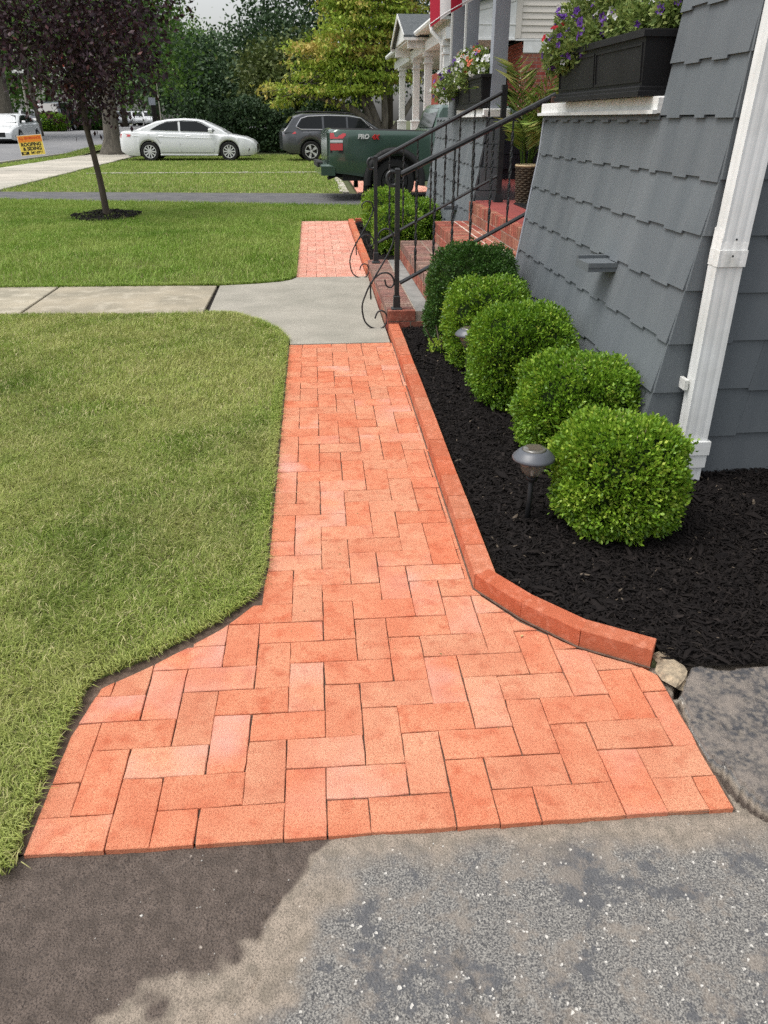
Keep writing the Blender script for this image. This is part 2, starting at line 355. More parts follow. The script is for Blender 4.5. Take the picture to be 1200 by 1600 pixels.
    ii = ((P[:, 0] + 2.6) / .0085).astype(int); jj = ((P[:, 1] - .35) / .0085).astype(int); z = H[ii, jj]
    n = len(P); sz = rg.gamma(2, .0006, (n, 1, 1)) + .0005
    oc = np.array([[1, 0, 0], [0, 1, 0], [-1, 0, 0], [0, -1, 0], [0, 0, .7], [0, 0, -.7]]); V = oc[None] * rg.uniform(.6, 1.3, (n, 6, 3)) * sz
    V = V + np.concatenate([P, z[:, None]], 1)[:, None]; b = np.arange(n)[:, None, None] * 6
    F = (b + np.array([[0, 1, 4], [1, 2, 4], [2, 3, 4], [3, 0, 4], [1, 0, 5], [2, 1, 5], [3, 2, 5], [0, 3, 5]])[None]).reshape(-1, 3)
    np_mesh('gravel', V.reshape(-1, 3), F, mat('grit', (.34, .32, .29), (.52, .50, .46), scale=90, rough=.9), kind='stuff', label='pale grit and small stones scattered over the worn driveway', category='gravel')
near_driveway()

# herringbone walk
UX, UY, X0, Y0 = .1015, .1045, -.128, 1.25
def paver_parts(outline, rows, cols, x0, y0, parent, phase, m=M_brick, ux=UX, uy=UY):
    j0 = .0013
    for j in range(rows[0], rows[1]):
        for i in range(cols[0], cols[1]):
            k = (i + j + phase) % 4
            if k == 0: r = (i, i + 2, j, j + 1)
            elif k == 2: r = (i, i + 1, j, j + 2)
            elif k == 3 and j == rows[0]: r = (i, i + 1, j, j + 1)
            elif k == 1 and i == cols[0]: r = (i, i + 1, j, j + 1)
            else: continue
            if k == 2 and j + 2 > rows[1]: r = (i, i + 1, j, j + 1)
            jt = [j0 * rnd.uniform(.5, 1.6) for _ in range(4)]
            p = clip_poly(outline, (x0 + r[0] * ux + jt[0], x0 + r[1] * ux - jt[1], y0 + r[2] * uy + jt[2], y0 + r[3] * uy - jt[3]))
            q = []
            for a in p:
                if not q or math.hypot(a[0] - q[-1][0], a[1] - q[-1][1]) > .003: q.append(a)
            if len(q) > 2 and math.hypot(q[0][0] - q[-1][0], q[0][1] - q[-1][1]) < .003: q.pop()
            if len(q) < 3 or abs(area(q)) < .0006: continue
            if area(q) < 0: q.reverse()
            dz = rnd.gauss(0, .0007); tx, ty = rnd.gauss(0, .004), rnd.gauss(0, .004)
            cx, cy = sum(a[0] for a in q) / len(q), sum(a[1] for a in q) / len(q)
            jx = rnd.uniform(-.0008, .0008); q2 = []
            for e in range(len(q)):
                (xa, ya), (xb, yb) = q[e], q[(e + 1) % len(q)]; ns = max(1, int(math.hypot(xb - xa, yb - ya) / .034))
                for s_ in range(ns):
                    f = s_ / ns; w = .0004 if s_ else .0013
                    q2.append((xa + (xb - xa) * f + jx + rnd.gauss(0, w), ya + (yb - ya) * f + rnd.gauss(0, w)))
            q = q2
            MB().prism(q, -.045, 0, .0016, lambda x, y: gz(y) + dz + tx * (x - cx) + ty * (y - cy)).build('paver', m, parent)
OUT1 = [(-.71, 1.255), (.945, 1.238), (.952, 1.50), (.958, 1.735), (.90, 1.79), (.757, 1.875), (.61, 2.03), (.50, 2.215), (.50, 5.305), (-.215, 5.305),
        (-.219, 2.45), (-.235, 2.22), (-.345, 2.07), (-.54, 1.90), (-.67, 1.81), (-.705, 1.62)]
walk = struct('brick_walkway', MB().add([(x, y, gz(y) - .007) for x, y in [(-.74, 1.262), (.955, 1.25), (.965, 1.74), (.50, 2.22), (.51, 5.31), (-.235, 5.31), (-.245, 2.3), (-.38, 2.1), (-.70, 1.86), (-.745, 1.7)]], [tuple(range(10))]), M_sand)
paver_parts(OUT1, (0, 39), (-6, 11), X0, Y0, walk, 2)
OUT2 = [(-.215, 7.875), (.478, 7.875), (.478, 12.34), (.60, 12.46), (.60, 12.60), (-.222, 12.60)]
walk2 = struct('brick_walkway', MB().add([(x, y, -.010) for x, y in [(-.23, 7.86), (.49, 7.86), (.60, 12.62), (-.235, 12.62)]], [(0, 1, 2, 3)]), M_sand)
paver_parts(OUT2, (0, 46), (-1, 9), -.215, 7.875, walk2, 0, m=M_brickp, ux=.0995, uy=.1035)
# kerb of bricks laid end to end beside both walks
def kerb(pts, name, w=.074, h=.058, bl=.205, z=gz, side=1):
    root = None; out = []
    for (xa, ya), (xb, yb) in zip(pts, pts[1:]):
        L_ = math.hypot(xb - xa, yb - ya); n = max(1, round(L_ / bl)); dx, dy = (xb - xa) / L_, (yb - ya) / L_; nx, ny = dy * side, -dx * side
        for k in range(n):
            a, b = L_ * k / n + .0012, L_ * (k + 1) / n - .0012; o = rnd.gauss(0, .0008)
            q = [(xa + dx * a + nx * o, ya + dy * a + ny * o), (xa + dx * b + nx * o, ya + dy * b + ny * o), (xa + dx * b + nx * (w + o), ya + dy * b + ny * (w + o)), (xa + dx * a + nx * (w + o), ya + dy * a + ny * (w + o))]
            if area(q) < 0: q.reverse()
            out.append(q)
    return out
kb = thing('brick_kerb', 'low red brick edging between the long herringbone walk and the black mulch bed', 'edging', (0, 0, 0))
for q in kerb([(.500, 5.62), (.500, 2.232)], 'k', side=-1): MB().prism(q, -.03, .058 + rnd.gauss(0, .0008), .002, lambda x, y: gz(y)).build('brick', M_curb, kb)
KQ = [(.500, 2.228), (.618, 2.048), (.764, 1.886), (.948, 1.772)]
for (a, b) in zip(KQ, KQ[1:]):
    q = kerb([a, b], 'k', bl=.5, w=.064, side=-1)[0]; MB().prism(q, -.03, .060 + rnd.gauss(0, .001), .002, lambda x, y: gz(y)).build('brick', M_curb, kb)
MB().add([(x, y, gz(y) + .001) for x, y in [(.493, 2.23), (.493, 5.31), (.499, 5.31), (.499, 2.23)]], [(0, 1, 2, 3)]).build('sand_strip', M_sand, kb)
MB().add([(x, y, gz(y) + .002) for x, y in [(.493, 2.226), (.499, 2.23), (.619, 2.047), (.613, 2.041)]] + [(x, y, gz(y) + .002) for x, y in [(.764, 1.884), (.759, 1.878), (.948, 1.770), (.945, 1.764)]],
         [(0, 1, 2, 3), (3, 2, 4, 5), (5, 4, 6, 7)]).build('sand_strip', M_sand, kb)
kb2 = thing('brick_kerb', 'low red brick edging round the small mulch bed beyond the steps', 'edging', (0, 0, 0))
for q in kerb([(.485, 7.99), (.485, 12.36)], 'k', side=1) + kerb([(.59, 12.36), (1.62, 12.36)], 'k', side=-1): MB().prism(q, -.03, .058, .002).build('brick', M_curb, kb2)

# concrete cross walk with its flared slab at the steps
apron = [(.485, 5.318), (.493, 7.858), (-.212, 7.858), (-.26, 7.74), (-.36, 7.64), (-.6, 7.55), (-.922, 7.49), (-.895, 6.32), (-.66, 6.27), (-.46, 6.04), (-.29, 5.74), (-.215, 5.44), (-.212, 5.318)]
cw = struct('concrete_walk', MB().add([(-8, 6.3, -.02), (.5, 5.3, -.02), (.5, 7.9, -.02), (-8, 7.8, -.02)], [(0, 1, 2, 3)]), M_soil)
MB().prism(apron, -.08, .004, .004).build('slab', M_conc, cw)
xs_ = [-.93, -2.40, -3.88, -5.36, -6.7]
for a, b in zip(xs_, xs_[1:]):
    MB().prism([(b + .012, 6.47), (a - .008, 6.33 if a > -1 else 6.45), (a - .020, 7.49 if a > -1 else 7.58), (b, 7.63)], -.08, .003 + rnd.gauss(0, .001), .006).build('slab', M_conc3, cw)

# neighbour's asphalt strip, brick apron, street side
sheet('side_driveway', [(-7.0, 16.93), (.885, 14.85), (14, 14.6), (14, 18.3), (.9, 17.42), (-7.0, 18.57)], M_asph2, .006)
rg0 = np.random.default_rng(3)
def stone_line(a, b, n, wd, nm, lab, m, hgt=.03):
    t = thing(nm, lab, 'edging')
    for k in range(n):
        f0, f1 = (k + .03) / n, (k + .97) / n; x0, y0 = a[0] + (b[0] - a[0]) * f0, a[1] + (b[1] - a[1]) * f0; x1, y1 = a[0] + (b[0] - a[0]) * f1, a[1] + (b[1] - a[1]) * f1
        dx, dy = x1 - x0, y1 - y0; L_ = math.hypot(dx, dy); nx, ny = -dy / L_ * wd, dx / L_ * wd; w = rnd.uniform(.75, 1.2)
        q = [(x0, y0 + rnd.uniform(-.03, .03)), (x1, y1 + rnd.uniform(-.03, .03)), (x1 + nx * w, y1 + ny * w), (x0 + nx * w, y0 + ny * w)]
        if area(q) < 0: q.reverse()
        MB().prism(q, -.02, hgt * rnd.uniform(.8, 1.3), .008).build('stone', m, t)
stone_line((-6.5, 24.55), (.3, 24.6), 34, .16, 'stone_edging', 'row of flat pale stones crossing the far lawn in front of the parked white sedan', M_conc2)
stone_line((.72, 17.5), (.66, 24.4), 26, .16, 'stone_edging', 'pale stone border along the far brick apron behind the green pickup', M_conc2)
ap = struct('brick_apron', MB().add([(.9, 17.45, .006), (2.6, 17.6, .006), (2.6, 24.5, .006), (.84, 24.5, .006)], [(0, 1, 2, 3)]), M_sand)
for i in range(8):
    for j in range(30):
        x0 = .90 + i * .205; y0 = 17.62 + j * .22 + (.11 if i % 2 else 0)
        MB().box(x0, x0 + .2, y0, y0 + .214, -.02, .016 + rnd.gauss(0, .001)).build('paver', M_brickp, ap)
sheet('street', [(-17.4, -20), (-10.8, -20), (-10.75, 44), (-9.2, 52), (-4, 58), (-4, 130), (-60, 130), (-60, 64), (-17.4, 60)], M_street, .006)
sheet('street_verge', [(-10.78, -20), (-10.02, -20), (-9.75, 44), (-10.73, 44)], M_lawnsoil, .02)
sw = struct('street_sidewalk', MB().add([(-10.0, 0, .004), (-6.7, 0, .004), (-7.35, 33, .004), (-9.7, 40, .004)], [(0, 1, 2, 3)]), M_mortar)
for k in range(22):
    y0 = 4 + k * 1.55; e = lambda y: -6.72 - max(0, y - 16) * .037; w = lambda y: -10.0 + max(0, y - 16) * .014
    MB().prism([(w(y0), y0 - .1), (e(y0), y0 + .15), (e(y0 + 1.5), y0 + 1.68), (w(y0), y0 + 1.43)], 0, .045 + rnd.gauss(0, .003), .01).build('slab', M_conc2, sw)
struct('street_kerb', MB().box(-10.86, -10.78, -20, 44, -.1, .09), M_conc2)
sheet('far_sidewalk', [(-20.4, 20), (-18.9, 20), (-18.9, 57), (-20.4, 57)], M_conc2, .05)
sheet('far_verge', [(-18.8, 20), (-17.5, 20), (-17.5, 57), (-18.8, 57)], M_lawnsoil, .05)

# ------------------------------------------------------------------ grass
def grass(name, poly, n, ln, wd, rg, m, label, lift=0., seg=2, strawp=.12, lean=.6, base=None, patch_s=.5, z0=0.):
    P = scatter(poly, n, rg); X, Y = P[:, 0], P[:, 1]
    pn = fbm(X, Y, patch_s, 13, 4); pn2 = fbm(X, Y, patch_s * 5, 43, 3)
    a = rg.uniform(0, 2 * np.pi, n) * .8 + vnoise(X, Y, 9, 5) * 9; h = ln * rg.uniform(.55, 1.25, n) * (.6 + .8 * fbm(X, Y, 9, 71, 2))
    D = np.stack([np.cos(a), np.sin(a), np.zeros(n)], 1); Sd = np.stack([-np.sin(a + rg.normal(0, .9, n)), np.cos(a), np.zeros(n)], 1)
    B = np.stack([X, Y, gzn(Y) + z0], 1); le = np.clip(rg.normal(lean, .3, n), .05, 1.25)
    Mid = B + D * (h * le * .35)[:, None] + np.array([0, 0, 1]) * (h * .6 * np.cos(le * .6))[:, None]
    Tip = Mid + D * (h * le * .7)[:, None] + np.array([0, 0, 1]) * (h * .45 * np.cos(le * 1.25))[:, None]
    w = (wd * rg.uniform(.6, 1.2, n))[:, None]
    tint = np.clip(pn * 1.15 - .2 + rg.normal(0, .16, n) + pn2 * .25 - .1, 0, .82); straw = rg.uniform(0, 1, n) < strawp * (.4 + 1.6 * pn2); tint[straw] = rg.uniform(.85, 1, straw.sum())
    if seg == 2:
        V = np.stack([B - Sd * w, B + Sd * w, Mid + Sd * w * .8, Mid - Sd * w * .8, Tip], 1).reshape(-1, 3); b = np.arange(n)[:, None] * 5
        F = np.concatenate([b + [0, 1, 2], b + [0, 2, 3], b + [3, 2, 4]]); T = np.repeat(tint, 5)
    else:
        V = np.stack([B - Sd * w, B + Sd * w, Tip], 1).reshape(-1, 3); F = np.arange(n)[:, None] * 3 + [0, 1, 2]; T = np.repeat(tint, 3)
    return np_mesh(name, V, F, m, tint=T, kind='stuff', label=label, category='grass')
L1 = [(-.715, 1.22), (-.73, 1.62), (-.70, 1.84), (-.555, 1.935), (-.36, 2.1), (-.25, 2.25), (-.235, 2.45), (-.232, 5.45), (-.31, 5.74), (-.48, 6.05), (-.68, 6.28), (-.9, 6.33), (-5, 6.47), (-5, 1.27)]
L2 = [(-.225, 7.9), (-.28, 7.74), (-.38, 7.66), (-.6, 7.57), (-.93, 7.51), (-6.7, 7.66), (-7, 16.85), (.885, 14.82), (1.9, 14.55), (1.9, 12.5), (1.62, 12.47), (.61, 12.63), (-.24, 12.63)]
L3 = [(-7.0, 18.62), (.7, 17.46), (.64, 24.5), (1.4, 26), (1.6, 37), (-7.3, 37), (-7.2, 30)]
sheet('lawn', [(-5, 1.27), (-.742, 1.24), (-.745, 1.66), (-.70, 1.85), (-.56, 1.94), (-.37, 2.11), (-.262, 2.26), (-.245, 2.46), (-.24, 5.45), (-.31, 5.76), (-.48, 6.06), (-.68, 6.29), (-.9, 6.34), (-5, 6.48)][::1], M_lawnsoil, -.006)
sheet('lawn', L2[::-1], M_lawnsoil, -.004)
sheet('lawn', L3, M_lawnsoil, .0)
rgG = np.random.default_rng(11)
near1 = [(-.715, 1.22), (-.73, 1.62), (-.70, 1.84), (-.555, 1.935), (-.36, 2.1), (-.25, 2.25), (-.235, 2.45), (-.232, 4.0), (-2.4, 4.0), (-1.3, 1.25)]
near2 = [(-.232, 4.0), (-.232, 5.45), (-.31, 5.74), (-.48, 6.05), (-.68, 6.28), (-.9, 6.33), (-3.6, 6.45), (-3.0, 4.0)]
grass('grass', near1, 130000, .031, .0016, rgG, M_grass, 'matted green and straw coloured lawn grass beside the near brick walk', strawp=.14, lean=.85, patch_s=1.1)
grass('grass', near2, 110000, .032, .0021, rgG, M_grass, 'short lawn grass running up to the concrete cross walk', strawp=.13, lean=.75, patch_s=1.1)
grass('grass', [(-.232, 1.25), (-3.0, 1.25), (-3.6, 6.45), (-5, 6.45), (-5, 1.25)][1:], 24000, .045, .004, rgG, M_grass, 'lawn grass at the left end of the near lawn', seg=1)
grass('grass', L2, 150000, .055, .0042, rgG, M_grass2, 'brighter green lawn grass round the purple leaved tree', strawp=.06, lean=.5, patch_s=.8)
grass('grass', L3, 70000, .06, .010, rgG, M_grass2, 'far lawn grass between the side driveway and the parked cars', seg=1, strawp=.22, lean=.5)
grass('grass', [(-10.76, 8), (-10.05, 8), (-9.8, 43), (-10.7, 43)], 9000, .07, .012, rgG, M_grass2, 'narrow strip of grass between street and sidewalk', seg=1, z0=.02)
# longer blades that hang over the paving edges
def edge_grass(path, n, ln, wd, m, label, nx=1.):
    rg = rgG; seg = [(math.hypot(b[0] - a[0], b[1] - a[1]), a, b) for a, b in zip(path, path[1:])]; tot = sum(s[0] for s in seg); P = []; D = []
    for l, a, b in seg:
        k = int(n * l / tot); t = rg.uniform(0, 1, (k, 1)); A = np.array(a); Bv = np.array(b); d = (Bv - A) / l; nn = np.array([d[1], -d[0]]) * nx
        P.append(A + (Bv - A) * t + nn * rg.uniform(-.05, .004, (k, 1))); D.append(np.repeat(nn[None], k, 0) * rg.uniform(-.3, 1.0, (k, 1)) + rg.normal(0, .35, (k, 2)))
    P = np.concatenate(P); D = np.concatenate(D); k = len(P); z = gzn(P[:, 1])[:, None]; h = ln * rg.uniform(.5, 1.3, (k, 1))
    B = np.concatenate([P, z], 1); D3 = np.concatenate([D, np.zeros((k, 1))], 1); Sd = unit(np.cross(D3, [0, 0, 1.])); w = wd * rg.uniform(.6, 1.2, (k, 1))
    Mid = B + D3 * h * .3 + np.array([0, 0, 1]) * h * .55; Tip = Mid + D3 * h * .45 - np.array([0, 0, .1]) * h
    V = np.stack([B - Sd * w, B + Sd * w, Mid + Sd * w * .8, Mid - Sd * w * .8, Tip], 1).reshape(-1, 3); b = np.arange(k)[:, None] * 5
    F = np.concatenate([b + [0, 1, 2], b + [0, 2, 3], b + [3, 2, 4]])
    np_mesh('grass', V, F, m, tint=np.repeat(np.clip(rg.normal(.4, .2, k), 0, 1), 5), kind='stuff', label=label, category='grass')
edge_grass([(-.90, 6.335), (-.68, 6.285), (-.48, 6.055), (-.31, 5.745), (-.232, 5.44), (-.236, 2.45), (-.252, 2.25), (-.365, 2.105), (-.56, 1.94), (-.705, 1.845), (-.735, 1.62), (-.735, 1.2)], 9000, .045, .0017, M_grass, 'fringe of longer grass along the edge of the near lawn', -1.)
edge_grass([(-6.7, 7.66), (-.93, 7.51), (-.6, 7.57), (-.38, 7.66), (-.28, 7.74), (-.225, 7.9), (-.236, 12.6)], 9000, .05, .0028, M_grass2, 'fringe of longer grass along the lawn edge beyond the cross walk', 1.)

# ------------------------------------------------------------------ mulch
def mulch(name, poly, n, rg, label, l=.026, z0=.012, hump=.02):
    P = scatter(poly, n, rg); X, Y = P[:, 0], P[:, 1]
    z = gzn(Y) + z0 + fbm(X, Y, 5, 3, 3) * hump + rg.uniform(0, .012, n)
    a = rg.uniform(0, 2 * np.pi, n); tl = rg.normal(0, .28, n); L_ = l * rg.lognormal(0, .42, n); w = L_ * rg.uniform(.07, .17, n); t = w * rg.uniform(.3, .8, n)
    D = np.stack([np.cos(a) * np.cos(tl), np.sin(a) * np.cos(tl), np.sin(tl)], 1); Sd = np.stack([-np.sin(a), np.cos(a), rg.normal(0, .4, n)], 1); Sd = unit(Sd); U = np.cross(D, Sd)
    c = np.stack([X, Y, z], 1); L2_ = (L_ / 2)[:, None]; w = w[:, None]; t = t[:, None]; bend = U * (L_ * rg.normal(0, .1, n))[:, None]
    V = np.stack([c - D * L2_ - Sd * w * .5, c - D * L2_ * .9 + Sd * w * .4, c - Sd * w + bend, c + Sd * w + bend, c + U * t + bend, c + D * L2_ + Sd * w * .3, c + D * L2_ * .85 - Sd * w * .5], 1).reshape(-1, 3)
    b = np.arange(n)[:, None] * 7
    F = np.concatenate([b + [0, 4, 1], b + [0, 2, 4], b + [1, 4, 3], b + [4, 6, 5], b + [2, 6, 4], b + [4, 5, 3]])
    tint = np.repeat(np.where(rg.uniform(0, 1, n) < .006, 1, rg.beta(1.6, 2.6, n) * .93), 7)
    return np_mesh(name, V, F, M_mulch, tint=tint, kind='stuff', label=label, category='mulch')
BED = [(.596, 5.62), (.596, 2.28), (.70, 2.12), (.83, 1.97), (1.0, 1.86), (1.0, 1.775), (1.07, 1.752), (1.29, 1.745), (3.2, 1.75), (3.2, 3.06), (1.46, 3.06), (1.40, 3.1), (1.40, 5.64), (.72, 5.64)]
BED2 = [(.585, 8.0), (1.62, 8.0), (1.62, 12.25), (.585, 12.25)]
sheet('mulch_bed', BED[::-1], M_soil, .012)
sheet('mulch_bed', BED2, M_soil, .012)
rgM = np.random.default_rng(5)
mulch('mulch', BED, 115000, rgM, 'shredded black bark mulch filling the foundation bed', .022)
mulch('mulch', BED2, 9000, rgM, 'black mulch in the small bed beyond the steps', .04)
mulch('mulch', [(-3.32 + .52 * math.cos(a * .3), 13.4 + .75 * math.sin(a * .3)) for a in range(21)], 4200, rgM, 'ring of black mulch round the purple leaved tree', .05, hump=.05)
np.random.seed(1)
stn = MB()
for k in range(14):
    a = k / 14 * 2 * math.pi
st = thing('stone', 'rough tan lump of stone at the end of the curved brick edging', 'stone', (1.005, 1.745, -.075))
P = []; 
for (r, h) in [(0, -.02), (.052, -.015), (.06, .012), (.047, .034), (.022, .044), (0, .046)]:
    for k in range(14):
        a = k / 14 * 2 * math.pi; s_ = 1 + .45 * (noise.noise(Vector((math.cos(a) * 1.3, math.sin(a) * 1.3, h * 30))))
        P.append((r * s_ * .62 * math.cos(a), r * s_ * 1.15 * math.sin(a), h + noise.noise(Vector((a * 3, r * 50, h))) * .006))
P = [(x * (1.25 if math.sin(x * 90 + y * 60) > 0 else .85), y * 1.15, z * .62) for x, y, z in P]
MB().add(P, [(i * 14 + k, i * 14 + (k + 1) % 14, (i + 1) * 14 + (k + 1) % 14, (i + 1) * 14 + k) for i in range(5) for k in range(14)]).build('stone_body', mat('stone_tan', (.40, .32, .22), (.22, .18, .13), scale=60, rough=.95, bump=1, bscale=120), st)


# ------------------------------------------------------------------ the grey shingled house
ZC = [-.055, .150, .355, .562, .767, .975, 1.177, 1.396, 1.594, 1.79, 1.99, 2.19, 2.39, 2.59, 2.79]       # shingle butts
def wx(z): return 1.358 + .153 * z if z < 1.18 else 1.5385 + .065 * (z - 1.18)     # battered side wall
def wx2(z): return wx(z) + .095                                                    # same wall beyond the steps
house = thing('house', 'grey shingled house with battered porch wall, white sills and brick entry steps', 'house', (2.5, 6, 0))
house.location = (0, 0, 0)
def shingle_row(parent, s0, s1, za, zb, place, rg, widths=(.55, 1.15), nt_=(.07, .17), both=True, step=.011):
    """one course of wide shingles with stepped butts; place(s, z, off) -> world point"""
    s = s0; lvl = rg.random() < .5
    while s < s1 - 1e-4:
        e = s + rg.uniform(*widths)
        if s1 - e < .2: e = s1
        g = .0005; pts = [(s + g, zb)]
        x = s + g; low = []
        while x < e - g - 1e-5:
            nx_ = min(e - g, x + rg.uniform(*nt_))
            if e - g - nx_ < .04: nx_ = e - g
            zz = za + (step if lvl else 0); low += [(x, zz), (nx_, zz)]; x = nx_; lvl = not lvl
        pts += low + [(e - g, zb)]
        T = zb - za; o = rg.uniform(0, .001); f = lambda p: .005 + .0125 * (1 - (p[1] - za) / T) + o
        n = len(pts); V = [place(p[0], p[1], f(p)) for p in pts] + [place(p[0], p[1], -.004) for p in pts]
        F = [tuple(range(n))] + [(i, i + n, (i + 1) % n + n, (i + 1) % n) for i in range(n)]
        MB().add(V, F).build('shingle', M_shing, parent); s = e
def quad_wall(x0, y0, x1, y1, z0, z1, fx=None):
    pass
# backing behind the shingles, and the porch structure
def side_slab(y0, y1, zs, th=.18, fx=wx, nm='wall', m=M_shback, off=-.004):
    V = []; F = []
    for z in zs:
        x = fx(z) - off; V += [(x, y0, z), (x, y1, z), (max(x + .02, fx(1.4) + th), y1, z), (max(x + .02, fx(1.4) + th), y0, z)]
    n = len(zs)
    for i in range(n - 1):
        for k in range(4): l = (k + 1) % 4; F.append((i * 4 + k, i * 4 + l, i * 4 + 4 + l, i * 4 + 4 + k))
    F += [(0, 1, 2, 3), (n * 4 - 1, n * 4 - 2, n * 4 - 3, n * 4 - 4)]
    return MB().add(V, F).build(nm, m, house)
side_slab(3.065, 5.63, [-.1, .3, .7, 1.18, 1.405]); side_slab(3.066, 3.72, [1.406, 1.8, 2.4, 3.0], .14, nm='corner_pier')
side_slab(8.07, 11.3, [-.1, .3, .7, 1.18, 1.405], fx=wx2, th=.13)
MB().add([(x, 3.067, z) for z in (-.1, 1.18, 3.2) for x in (wx(z) + .006, 5.5)] + [(x, 3.2, z) for z in (-.1, 1.18, 3.2) for x in (wx(z) + .03, 5.5)],
         [(0, 1, 3, 2), (2, 3, 5, 4), (6, 8, 9, 7), (8, 10, 11, 9), (4, 5, 11, 10), (1, 7, 9, 3), (3, 9, 11, 5)]).build('wall', M_shback, house)
MB().add([(wx(-.12) + .012, 3.050, -.12), (5.5, 3.050, -.12), (5.5, 3.050, -.02), (wx(-.02) + .012, 3.050, -.02)] , [(0, 1, 2, 3)]).build('foundation', mat('foundation_grey', (.13, .14, .15), (.22, .22, .21), scale=9, rough=.9, ramp=(.55, .8)), house)
rs = random.Random(21)
for i, z in enumerate(ZC[:-1]):
    zb = ZC[i + 1] + .02
    yt = 5.64 if z < 1.35 else 3.725
    if z == ZC[6]: pass
    # the course under the sill stops at it
    if z < 1.17: shingle_row(house, 3.052, yt, z, zb, lambda s, zz, o: (wx(zz) - o, s, zz), rs, nt_=(.10, .19) if z > .1 else (.09, .2))
    elif z < 1.35: shingle_row(house, 3.052, yt, z, min(zb, 1.40), lambda s, zz, o: (wx(zz) - o, s, zz), rs, nt_=(.10, .19))
    else: shingle_row(house, 3.052, yt, z, zb, lambda s, zz, o: (wx(zz) - o, s, zz), rs, nt_=(.08, .16))
    if z < 2.5: shingle_row(house, 0, 1.7, z, zb, lambda s, zz, o: (wx(zz) + s * (1 - 0) - (.011 if s < .01 else 0), 3.052 - o, zz), rs, nt_=(.12, .3), widths=(.3, .5))
# narrow strip that continues the course over the sill end: stepped course below the white sill
shingle_row(house, 3.725, 5.64, 1.378, 1.414, lambda s, zz, o: (wx(zz) - .012 - o * .5, s, zz), rs, nt_=(.10, .16), widths=(.5, .8))
for i, z in enumerate(ZC[:7]):
    zb = min(ZC[i + 1] + .02, 1.40)
    shingle_row(house, 8.055, 11.3, z, zb, lambda s, zz, o: (wx2(zz) - o, s, zz), rs, nt_=(.09, .17))
    MB().box(wx2(z + .1) + .02, 1.80, 8.058 - .012, 8.06, z + .006, ZC[i + 1] + (.0 if i < 6 else -.004)).build('shingle', M_shing, house)
shingle_row(house, 8.055, 11.3, 1.378, 1.414, lambda s, zz, o: (wx2(zz) - .012 - o * .5, s, zz), rs, nt_=(.10, .16), widths=(.5, .8))
for i, z in enumerate(ZC[7:9]):                       # the short shingled pier past the far planter
    shingle_row(house, 9.62, 10.05, z, ZC[8 + i] + .01, lambda s, zz, o: (1.60 - o, s, zz), rs, nt_=(.08, .15))
MB().box(1.605, 1.80, 9.62, 10.05, 1.40, 1.80).build('pier', M_shback, house)
# trim at the opening
MB().add([(wx(z) + d, y, z) for z in (-.02, 1.18, 1.40) for d, y in ((-.014, 5.642), (-.014, 5.672), (.24, 5.672), (.24, 5.642))],
         [(i * 4 + k, i * 4 + (k + 1) % 4, i * 4 + 4 + (k + 1) % 4, i * 4 + 4 + k) for i in range(2) for k in range(4)] + [(8, 9, 10, 11)]).build('corner_board', M_greyp, house)
# white sills
MB().box(1.520, 1.80, 3.722, 5.66, 1.415, 1.482, .006).build('sill', M_whitew, house)
MB().box(1.500, 1.52, 3.722, 5.68, 1.412, 1.428).build('sill_lip', M_white, house)
MB().box(1.610, 1.86, 8.04, 9.60, 1.415, 1.482, .006).build('sill', M_whitew, house)
MB().box(1.590, 1.61, 8.03, 9.60, 1.412, 1.428).build('sill_lip', M_white, house)
# porch floor, back wall, end wall, posts, beam, ceiling, roof
MB().box(1.80, 3.7, 3.25, 11.25, .2, .672).build('porch_floor', M_redpaint, house)
MB().box(3.7, 3.85, 3.2, 11.3, .0, 3.2).build('wall', M_shback, house)
e_ = MB().box(1.75, 3.7, 11.15, 11.3, 0, 1.36).build('porch_end_wall', mat('shaded_board', (.05, .06, .075), rough=.8), house)  # shade under the porch roof is put into the dark board colour
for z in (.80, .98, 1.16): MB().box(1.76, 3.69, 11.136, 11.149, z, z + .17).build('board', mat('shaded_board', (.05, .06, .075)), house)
MB().box(1.72, 3.7, 11.08, 11.34, 1.36, 1.40).build('cap', M_greyp, house)
for (xa, ya, w) in ((1.676, 8.08, .135), (1.70, 9.66, .13), (1.70, 10.6, .14)):
    MB().box(xa, xa + w, ya, ya + w, 1.484 if ya < 9.65 else 1.40, 2.86).build('post', M_greyp, house)
    if ya > 9: MB().box(xa - .022, xa - .001, ya, ya + .03, 1.42, 2.86).build('post_trim', M_white, house)
MB().box(1.60, 1.85, 3.2, 11.35, 2.862, 3.05).build('beam', M_white, house)
MB().add([(1.50, 3.0, 3.06), (3.9, 3.0, 3.06), (3.9, 11.4, 3.06), (1.50, 11.4, 3.06), (1.50, 3.0, 3.16), (3.9, 3.0, 3.95), (3.9, 11.4, 3.95), (1.50, 11.4, 3.16)],
         [(0, 3, 2, 1), (4, 5, 6, 7), (0, 1, 5, 4), (1, 2, 6, 5), (2, 3, 7, 6), (3, 0, 4, 7)]).build('roof', mat('roof_shingle', (.07, .075, .08), (.10, .105, .11), scale=9, rough=.95), house)
